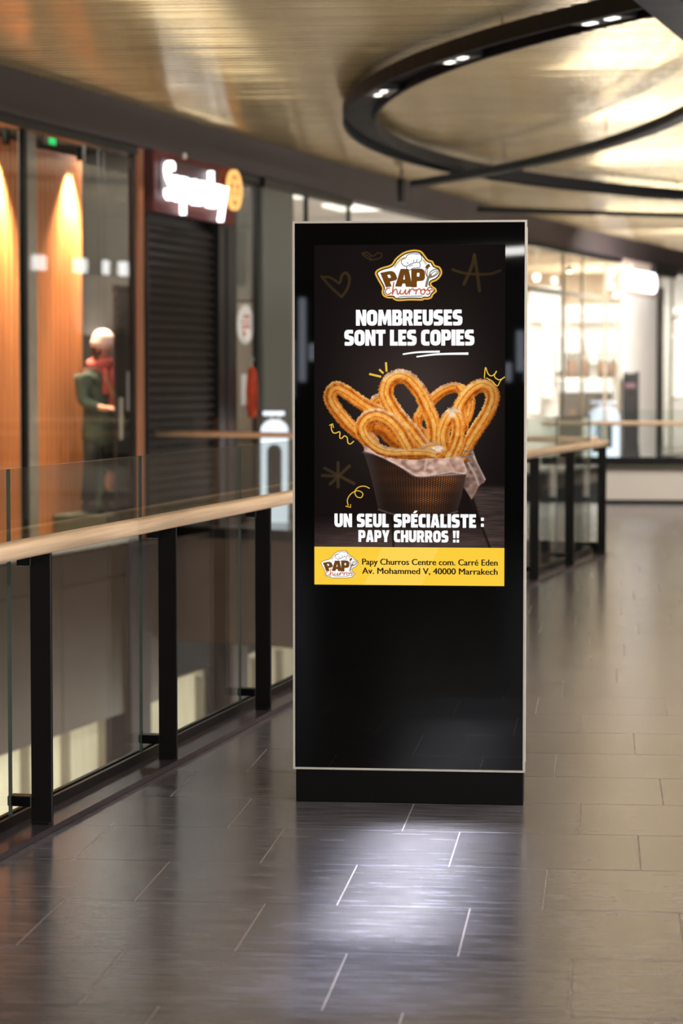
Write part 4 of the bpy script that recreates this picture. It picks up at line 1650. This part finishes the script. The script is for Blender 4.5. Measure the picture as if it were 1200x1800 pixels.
# paper over the rim
pap = cp((330, 535), (350, 545), (410, 590), (480, 610), (560, 618), (640, 622), (720, 612), (800, 612), (900, 598), (915, 625), (940, 690), (925, 706), (850, 696), (780, 706), (700, 718), (640, 720), (590, 690), (520, 650), (440, 612), (380, 585), (335, 575))
crease = vnoise(UU / 9 + VV / 18, VV / 7 - UU / 26, 21)
put(inpoly(pap) * .97, np.stack([150 + 84 * crease, 112 + 86 * crease, 96 + 84 * crease], -1))
for ln, c_, w_ in ((cp((560, 640), (640, 690), (720, 640)), (110, 78, 66), 3), (cp((470, 618), (560, 668), (640, 716), (760, 712), (930, 700)), (232, 206, 194), 2.2), (cp((700, 620), (690, 680)), (226, 200, 188), 2.4), (cp((820, 615), (860, 690)), (206, 172, 150), 2.2)):
    put((1 - sst(0, w_ * 1.8, segd((UU, VV), crom(ln, 5)))) * .55, c_)
put((1 - sst(-2, 4, segd((UU, VV), cp((720, 596), (600, 604), (480, 598))))) * .25, (90, 50, 20))
# vignette inside the photograph
put(sst(.55, 1.05, np.abs((UU - 719) / 168)) * .3, (14, 11, 11))

im = np.clip(img / 255.0, 0, 1)
im = np.where(im <= .04045, im / 12.92, ((im + .055) / 1.055) ** 2.4)
nr, nc = UU.shape
co = np.zeros((nr * nc, 3))
co[:, 0] = (SX0 + (UU.ravel() - 552) / PW * (SX1 - SX0))
co[:, 1] = KY + .0015
co[:, 2] = (SZ1 - (VV.ravel() - 430) / PH * (SZ1 - SZ0))
co -= np.array(wloc(disp))[None]
idx = np.arange(nr * nc).reshape(nr, nc)
quads = np.stack([idx[1:, :-1], idx[1:, 1:], idx[:-1, 1:], idx[:-1, :-1]], -1).reshape(-1, 4)
me = bpy.data.meshes.new('poster_photograph')
me.vertices.add(nr * nc)
me.vertices.foreach_set('co', co.ravel())
me.loops.add(quads.size)
me.loops.foreach_set('vertex_index', quads.ravel().astype(np.int32))
me.polygons.add(len(quads))
me.polygons.foreach_set('loop_start', np.arange(0, quads.size, 4, dtype=np.int32))
me.update()
ca = me.color_attributes.new('print', 'FLOAT_COLOR', 'POINT')
rgba = np.ones((nr * nc, 4), np.float32)
rgba[:, :3] = im.reshape(-1, 3)
ca.data.foreach_set('color', rgba.ravel())
mp_ = bpy.data.materials.new('screen_photo')
mp_.use_nodes = True
nt = mp_.node_tree
nt.nodes.remove(nt.nodes['Principled BSDF'])
at_ = nt.nodes.new('ShaderNodeAttribute')
at_.attribute_name = 'print'
e_ = nt.nodes.new('ShaderNodeEmission')
nt.links.new(at_.outputs['Color'], e_.inputs[0])
nt.links.new(e_.outputs[0], nt.nodes['Material Output'].inputs[0])
me.materials.append(mp_)
place('poster_photograph', me, disp)

P_white = em('print_white', (255, 255, 255), 1.0)
P_yellow = em('print_yellow', (253, 206, 62), 1.0)
P_yellow2 = em('print_yellow_light', (254, 213, 84), 1.0)
P_line = em('print_line_yellow', (236, 192, 66), 1.0)
P_ink = em('print_ink', (30, 24, 20), 1.0)
P_brown = em('print_brown', (110, 68, 24), 1.0)
P_rust = em('print_rust', (190, 92, 48), 1.0)
P_gold = em('print_gold', (232, 178, 66), 1.0)
P_tan = em('print_tan', (222, 192, 120), 1.0)
P_greyb = em('print_greybrown', (128, 116, 92), 1.0)

m = MB()
m.face([scr(552, 1028, .0002), scr(887, 1028, .0002), scr(887, 961, .0002), scr(552, 961, .0002)], 0)
m.face([scr(640, 1027.8, .0003), scr(742, 1027.8, .0003), scr(772, 961.2, .0003), scr(672, 961.2, .0003)], 1)
m.build('yellow_band', [P_yellow, P_yellow2], disp)


# --- heavy headline letters drawn as rounded polygons
def fillet(pts):
    out = []
    n = len(pts)
    for i in range(n):
        p = pts[i]
        r = p[2] if len(p) > 2 else 3
        a = np.array(pts[i - 1][:2], float)
        b = np.array(p[:2], float)
        c_ = np.array(pts[(i + 1) % n][:2], float)
        u1, u2 = a - b, c_ - b
        l1, l2 = np.linalg.norm(u1), np.linalg.norm(u2)
        r = min(r, l1 * .5, l2 * .5)
        p1, p2 = b + u1 / l1 * r, b + u2 / l2 * r
        ns = 6 if r > 6 else 2
        for k in range(ns + 1):
            t = k / ns
            out.append(tuple((1 - t) ** 2 * p1 + 2 * t * (1 - t) * b + t * t * p2))
    return out


def rc(x0, y0, x1, y1, r=4):
    return [(x0, y0, r), (x1, y0, r), (x1, y1, r), (x0, y1, r)]


HG = {
    'N': (70, [[(0, 0), (0, 100), (27, 100), (44, 52), (44, 100), (70, 100), (70, 0), (44, 0), (27, 50), (27, 0)]]),
    'O': (72, [[(0, 0, 36), (0, 100, 36), (72, 100, 36), (72, 0, 36)], [(28, 26, 8), (44, 26, 8), (44, 74, 8), (28, 74, 8)]]),
    'M': (94, [[(0, 0), (5, 100), (34, 100), (47, 52), (60, 100), (89, 100), (94, 0), (67, 0), (65, 46), (54, 6), (40, 6), (29, 46), (27, 0)]]),
    'B': (68, [[(0, 0), (0, 100), (64, 100, 27), (64, 56, 12), (58, 51, 3), (68, 46, 12), (68, 0, 28)], rc(27, 61, 39, 79, 5), rc(27, 20, 40, 40, 5)]),
    'R': (71, [[(0, 0), (0, 100), (67, 100, 28), (67, 46, 14), (57, 38, 5), (71, 0), (43, 0), (33, 33), (27, 33), (27, 0)], rc(27, 56, 40, 78, 5)]),
    'E': (57, [[(0, 0), (0, 100), (56, 100), (56, 76), (28, 76), (28, 62), (50, 62), (50, 39), (28, 39), (28, 24), (57, 24), (57, 0)]]),
    'U': (70, [[(0, 0, 34), (0, 100), (27, 100), (27, 26, 9), (43, 26, 9), (43, 100), (70, 100), (70, 0, 34)]]),
    'S': (66, [[(0, 100, 32), (61, 100, 8), (60, 75, 4), (33, 77, 8), (27, 70, 6), (34, 64, 8), (66, 58, 24), (66, 0, 32), (2, 0, 8), (3, 25, 4), (33, 23, 8), (39, 30, 6), (32, 37, 8), (0, 44, 22)]]),
    'T': (66, [[(0, 100), (66, 100), (66, 75), (47, 75), (47, 0), (19, 0), (19, 75), (0, 75)]]),
    'L': (54, [[(0, 0), (0, 100), (28, 100), (28, 25), (54, 25), (54, 0)]]),
    'C': (60, [[(0, 0, 36), (0, 100, 36), (59, 100, 10), (57, 73, 4), (29, 77, 12), (29, 23, 12), (57, 27, 4), (60, 0, 10)]]),
    'P': (66, [[(0, 0), (0, 100), (66, 100, 29), (66, 33, 27), (27, 32), (27, 0)], rc(27, 56, 40, 78, 5)]),
    'I': (28, [[(0, 0), (0, 100), (28, 100), (28, 0)]]),
    'A': (74, [[(0, 0), (20, 100), (54, 100), (74, 0), (46, 0), (43, 18), (31, 18), (28, 0)], [(33, 40), (41, 40), (37, 70)]]),
    'H': (70, [[(0, 0), (0, 100), (27, 100), (27, 62), (43, 62), (43, 100), (70, 100), (70, 0), (43, 0), (43, 37), (27, 37), (27, 0)]]),
    'Y': (72, [[(0, 100), (28, 100), (36, 68), (44, 100), (72, 100), (50, 36), (50, 0), (22, 0), (22, 36)]]),
    ':': (24, [rc(0, 8, 24, 32, 3), None, rc(0, 52, 24, 76, 3)]),
    '!': (28, [[(0, 100), (28, 100), (24, 36), (4, 36)], None, rc(2, 0, 26, 25, 3)]),
    'É': (57, [[(0, 0), (0, 100), (56, 100), (56, 76), (28, 76), (28, 62), (50, 62), (50, 39), (28, 39), (28, 24), (57, 24), (57, 0)], None, [(16, 106), (30, 124), (54, 124), (38, 106)]]),
}


def groups(gl_):
    out, cur_ = [], []
    for lp in gl_:
        if lp is None:
            out.append(cur_)
            cur_ = []
        else:
            cur_.append(fillet(lp))
    out.append(cur_)
    return out


def headline(txt, x0, x1, ybase, h, gap=6, space=30):
    tot = 0
    for ch in txt:
        tot += space if ch == ' ' else HG[ch][0] + gap
    tot -= gap
    sx = (x1 - x0) / tot
    m = MB()
    cx = x0
    for i, ch in enumerate(txt):
        if ch == ' ':
            cx += space * sx
            continue
        w_, gl_ = HG[ch]
        for loops in groups(gl_):
            m.poly(loops, lambda a, b: scr(cx + a * sx, ybase - b * h / 100, .0005))
        cx += (w_ + gap) * sx
    m.build('headline_lettering', P_white, disp)


headline('NOMBREUSES', 625.5, 812.5, 571.5, 28, 3)
headline('SONT LES COPIES', 605, 833.5, 606.5, 28, 3, 27)
headline('UN SEUL SPÉCIALISTE :', 587.5, 851, 926, 24, 5, 34)
headline('PAPY CHURROS !!', 630, 808, 952, 21, 5, 36)


def ribbon(m, pts, w, d, mi=0, taper=None, smooth=6):
    P = np.array(crom(pts, smooth)) if smooth else np.array(pts, float)
    T_ = np.gradient(P, axis=0)
    T_ /= np.linalg.norm(T_, axis=1)[:, None] + 1e-9
    Nn = np.stack([-T_[:, 1], T_[:, 0]], -1)
    n = len(P)
    b = len(m.v)
    for i in range(n):
        ww = w / 2
        if taper:
            t = i / (n - 1)
            ww = w / 2 * (taper[0] + (taper[1] - taper[0]) * t)
        for sgn in (1, -1):
            q = P[i] + Nn[i] * ww * sgn
            m.v.append(tuple(scr(q[0], q[1], d)))
    for i in range(n - 1):
        m.f.append((b + 2 * i, b + 2 * i + 1, b + 2 * i + 3, b + 2 * i + 2))
        m.m.append(mi)


m = MB()
ribbon(m, [(708, 621.5), (735, 618), (773, 617)], 3.4, .0005, 0, (.8, 1.1))
ribbon(m, [(732, 626), (770, 621.5), (823, 620.5)], 3.6, .0006, 0, (.7, 1.2))
m.build('underline_strokes', P_white, disp)
for nm_, strokes in (('tick_stroke', (([(649, 656), (670, 661)], 3.6, 1),)), ('tick_stroke', (([(666.5, 648), (674, 655)], 3.4, 1),)), ('tick_stroke', (([(678.5, 635.5), (679.5, 652)], 3.6, 1),)),
                     ('crown_doodle', (([(851, 663), (853, 644.5), (857, 655), (863, 659.5), (869, 656), (872, 652), (871.5, 652), (868.5, 660), (875, 666), (881, 665), (887, 661)], 1.8, 4), ([(854, 663), (864, 668), (873.5, 677), (879, 668), (885, 662)], 1.6, 3))),
                     ('squiggle_arrow', (([(622, 774), (616, 779), (611.5, 777), (610, 768), (605, 765), (601, 769), (597, 768), (597, 758), (590, 760), (585, 759), (582, 752), (582.5, 745)], 1.9, 6), ([(578.5, 746.5), (584.5, 743.5), (586, 751)], 1.7, 1))),
                     ('loop_arrow', (([(650, 857.5), (641, 853.5), (631, 855), (624, 862), (626, 871), (634, 874), (638, 868), (634, 863), (626, 862), (616, 868), (610.5, 878), (612, 888)], 1.6, 6), ([(607.5, 889), (616.5, 891), (616, 885.5)], 1.6, 1)))):
    m = MB()
    for pts_, w_, sm_ in strokes:
        ribbon(m, pts_, w_, .0005, 0, None, sm_)
    m.build(nm_, P_line, disp)


# --- address lettering
def address(txt, x0, x1, ybase, h):
    v, f = text_loops(txt, 0.0, 4, 1.0)
    a, b = v[:, 0].min(), v[:, 0].max()
    m = MB()
    for sh in (-.42, -.14, .14, .42):
        n0 = len(m.v)
        m.v += [tuple(scr(x0 + .4 + sh + (p[0] - a) / (b - a) * (x1 - x0 - .8), ybase - p[1] * h / .72 + .12 * sh, .0006 + .00001 * sh)) for p in v]
        m.f += [tuple(n0 + i for i in t) for t in f]
        m.m += [0] * len(f)
    m.build('address_lettering', P_ink, disp)


address('Papy Churros Centre com. Carré Eden', 636.5, 875.5, 992.2, 11.2)
address('Av. Mohammed V, 40000 Marrakech', 636.5, 875.5, 1008.2, 11.2)


# --- round emblem of the churros shop
def logo(ox, oy, k, gold):
    """emblem in close-up units; ox, oy poster position of its origin, k scale"""
    d0 = [.0005]

    def fn(a, b):
        return scr(ox + a * k, oy + b * k, d0[0])
    lg = MB()
    out = [(112, 405), (138, 352), (210, 315), (335, 275), (400, 190), (500, 112), (600, 78), (690, 72), (765, 92), (815, 150), (862, 208), (922, 230), (955, 285), (1022, 312), (1055, 378), (1040, 440), (985, 500), (905, 540), (925, 580), (970, 615), (978, 660), (935, 700), (910, 745), (860, 768), (800, 768), (775, 782), (600, 780), (440, 788), (375, 768), (360, 752), (290, 748), (228, 718), (205, 660), (210, 600), (150, 490)]
    ctr = np.array([580., 450.])
    O = np.array(crom(out, 5, True))
    T_ = np.roll(O, -1, 0) - np.roll(O, 1, 0)
    T_ /= np.linalg.norm(T_, axis=1)[:, None] + 1e-9
    Nn = np.stack([-T_[:, 1], T_[:, 0]], -1)
    if ((ctr - O[0]) @ Nn[0]) < 0:
        Nn = -Nn
    for q, (ins, mi) in enumerate((((0, 4), (24, 1), (40, 0)) if gold else ((24, 1), (34, 0)))):
        d0[0] = .0005 + .0001 * q
        lg.poly([[tuple(p) for p in (O + Nn * ins)]], fn, mi)
    d0[0] = .0009

    def rb(pts, w, mi, dd=.0009, smooth=5):
        ribbon(lg, [(ox + x * k, oy + y * k) for x, y in pts], w * k, dd, mi, None, smooth)
    rb([(385, 318), (420, 262), (470, 210), (532, 175)], 24, 5)
    rb([(782, 212), (812, 242), (830, 278)], 24, 5)
    # chef hat
    hat = crom([(560, 305), (510, 290), (482, 245), (495, 205), (540, 190), (570, 145), (640, 125), (690, 132), (735, 130), (768, 165), (765, 215), (735, 245), (735, 320), (640, 330), (570, 365)], 4, True)
    lg.poly([[tuple(p) for p in hat]], fn, 0)
    rb([(560, 305), (510, 290), (482, 245), (495, 205), (540, 190), (570, 145), (640, 125), (690, 132), (735, 130), (768, 165), (765, 215), (735, 250)], 9, 1, .0010)
    rb([(552, 308), (600, 280), (660, 255), (735, 250), (742, 318), (650, 330), (570, 368), (556, 312)], 9, 1, .0010, 2)
    rb([(560, 245), (582, 272)], 8, 1, .0010, 1)
    rb([(655, 215), (657, 245)], 8, 1, .0010, 1)
    rb([(705, 205), (695, 240)], 8, 1, .0010, 1)
    rb([(590, 305), (645, 282)], 7, 1, .0010, 1)
    # heavy letters
    for ch, o_, ax, ay in (('P', (268, 598), (195, -38), (-82, -205)), ('A', (395, 585), (243, 5), (12, -248)), ('P', (622, 598), (192, -8), (0, -258))):
        w_, gl_ = HG[ch]
        for loops in groups(gl_):
            d0[0] = .0011 if ch == 'P' else .0012
            lg.poly(loops, lambda a, b: fn(o_[0] + ax[0] * a / w_ + ay[0] * b / 100, o_[1] + ax[1] * a / w_ + ay[1] * b / 100), 2)
    # whisk and brush forming the last letter
    rb([(830, 592), (845, 520), (868, 455), (905, 420)], 32, 6, .0013)
    rb([(868, 455), (890, 385), (945, 350), (995, 350), (1000, 395), (950, 440), (880, 465)], 15, 6, .0013)
    rb([(875, 450), (920, 395), (970, 372), (985, 385), (940, 430), (885, 455)], 10, 6, .0013)
    rb([(855, 470), (828, 410), (820, 370), (838, 335)], 13, 6, .0013)
    rb([(855, 470), (845, 420), (848, 375), (850, 340)], 10, 6, .0013)
    rb([(838, 335), (850, 305), (882, 288)], 44, 2, .0014)
    # script word
    for pts in ([(322, 605), (285, 610), (258, 650), (275, 692), (315, 690), (345, 665)], [(378, 522), (366, 610), (356, 702)], [(358, 690), (380, 640), (412, 622), (424, 660), (430, 692), (455, 680), (474, 630)],
                [(474, 630), (466, 672), (488, 692), (520, 672), (545, 625)], [(545, 625), (540, 680), (560, 690), (592, 640)], [(592, 620), (600, 640), (592, 695)], [(596, 665), (615, 632), (648, 618), (662, 645)],
                [(662, 645), (690, 630), (692, 655), (684, 696)], [(688, 665), (708, 632), (740, 618), (755, 645)], [(800, 622), (762, 640), (758, 680), (790, 694), (815, 660), (800, 622), (828, 640), (850, 630)],
                [(895, 592), (855, 612), (862, 640), (884, 662), (868, 695), (832, 690)], [(868, 645), (905, 632), (932, 640)]):
        rb(pts, 34, 0, .00145)
    for pts in ([(322, 605), (285, 610), (258, 650), (275, 692), (315, 690), (345, 665)], [(378, 522), (366, 610), (356, 702)], [(358, 690), (380, 640), (412, 622), (424, 660), (430, 692), (455, 680), (474, 630)],
                [(474, 630), (466, 672), (488, 692), (520, 672), (545, 625)], [(545, 625), (540, 680), (560, 690), (592, 640)], [(592, 620), (600, 640), (592, 695)], [(596, 665), (615, 632), (648, 618), (662, 645)],
                [(662, 645), (690, 630), (692, 655), (684, 696)], [(688, 665), (708, 632), (740, 618), (755, 645)], [(800, 622), (762, 640), (758, 680), (790, 694), (815, 660), (800, 622), (828, 640), (850, 630)],
                [(895, 592), (855, 612), (862, 640), (884, 662), (868, 695), (832, 690)], [(868, 645), (905, 632), (932, 640)]):
        rb(pts, 17, 3, .0016)
    rb([(432, 738), (520, 724), (780, 718)], 9, 1, .0013)
    lg.build('emblem', [P_white, P_ink, P_brown, P_rust, P_gold, P_tan, P_greyb], disp)


logo(645, 430, .125, True)
logo(553.2, 960.2, .0745, False)
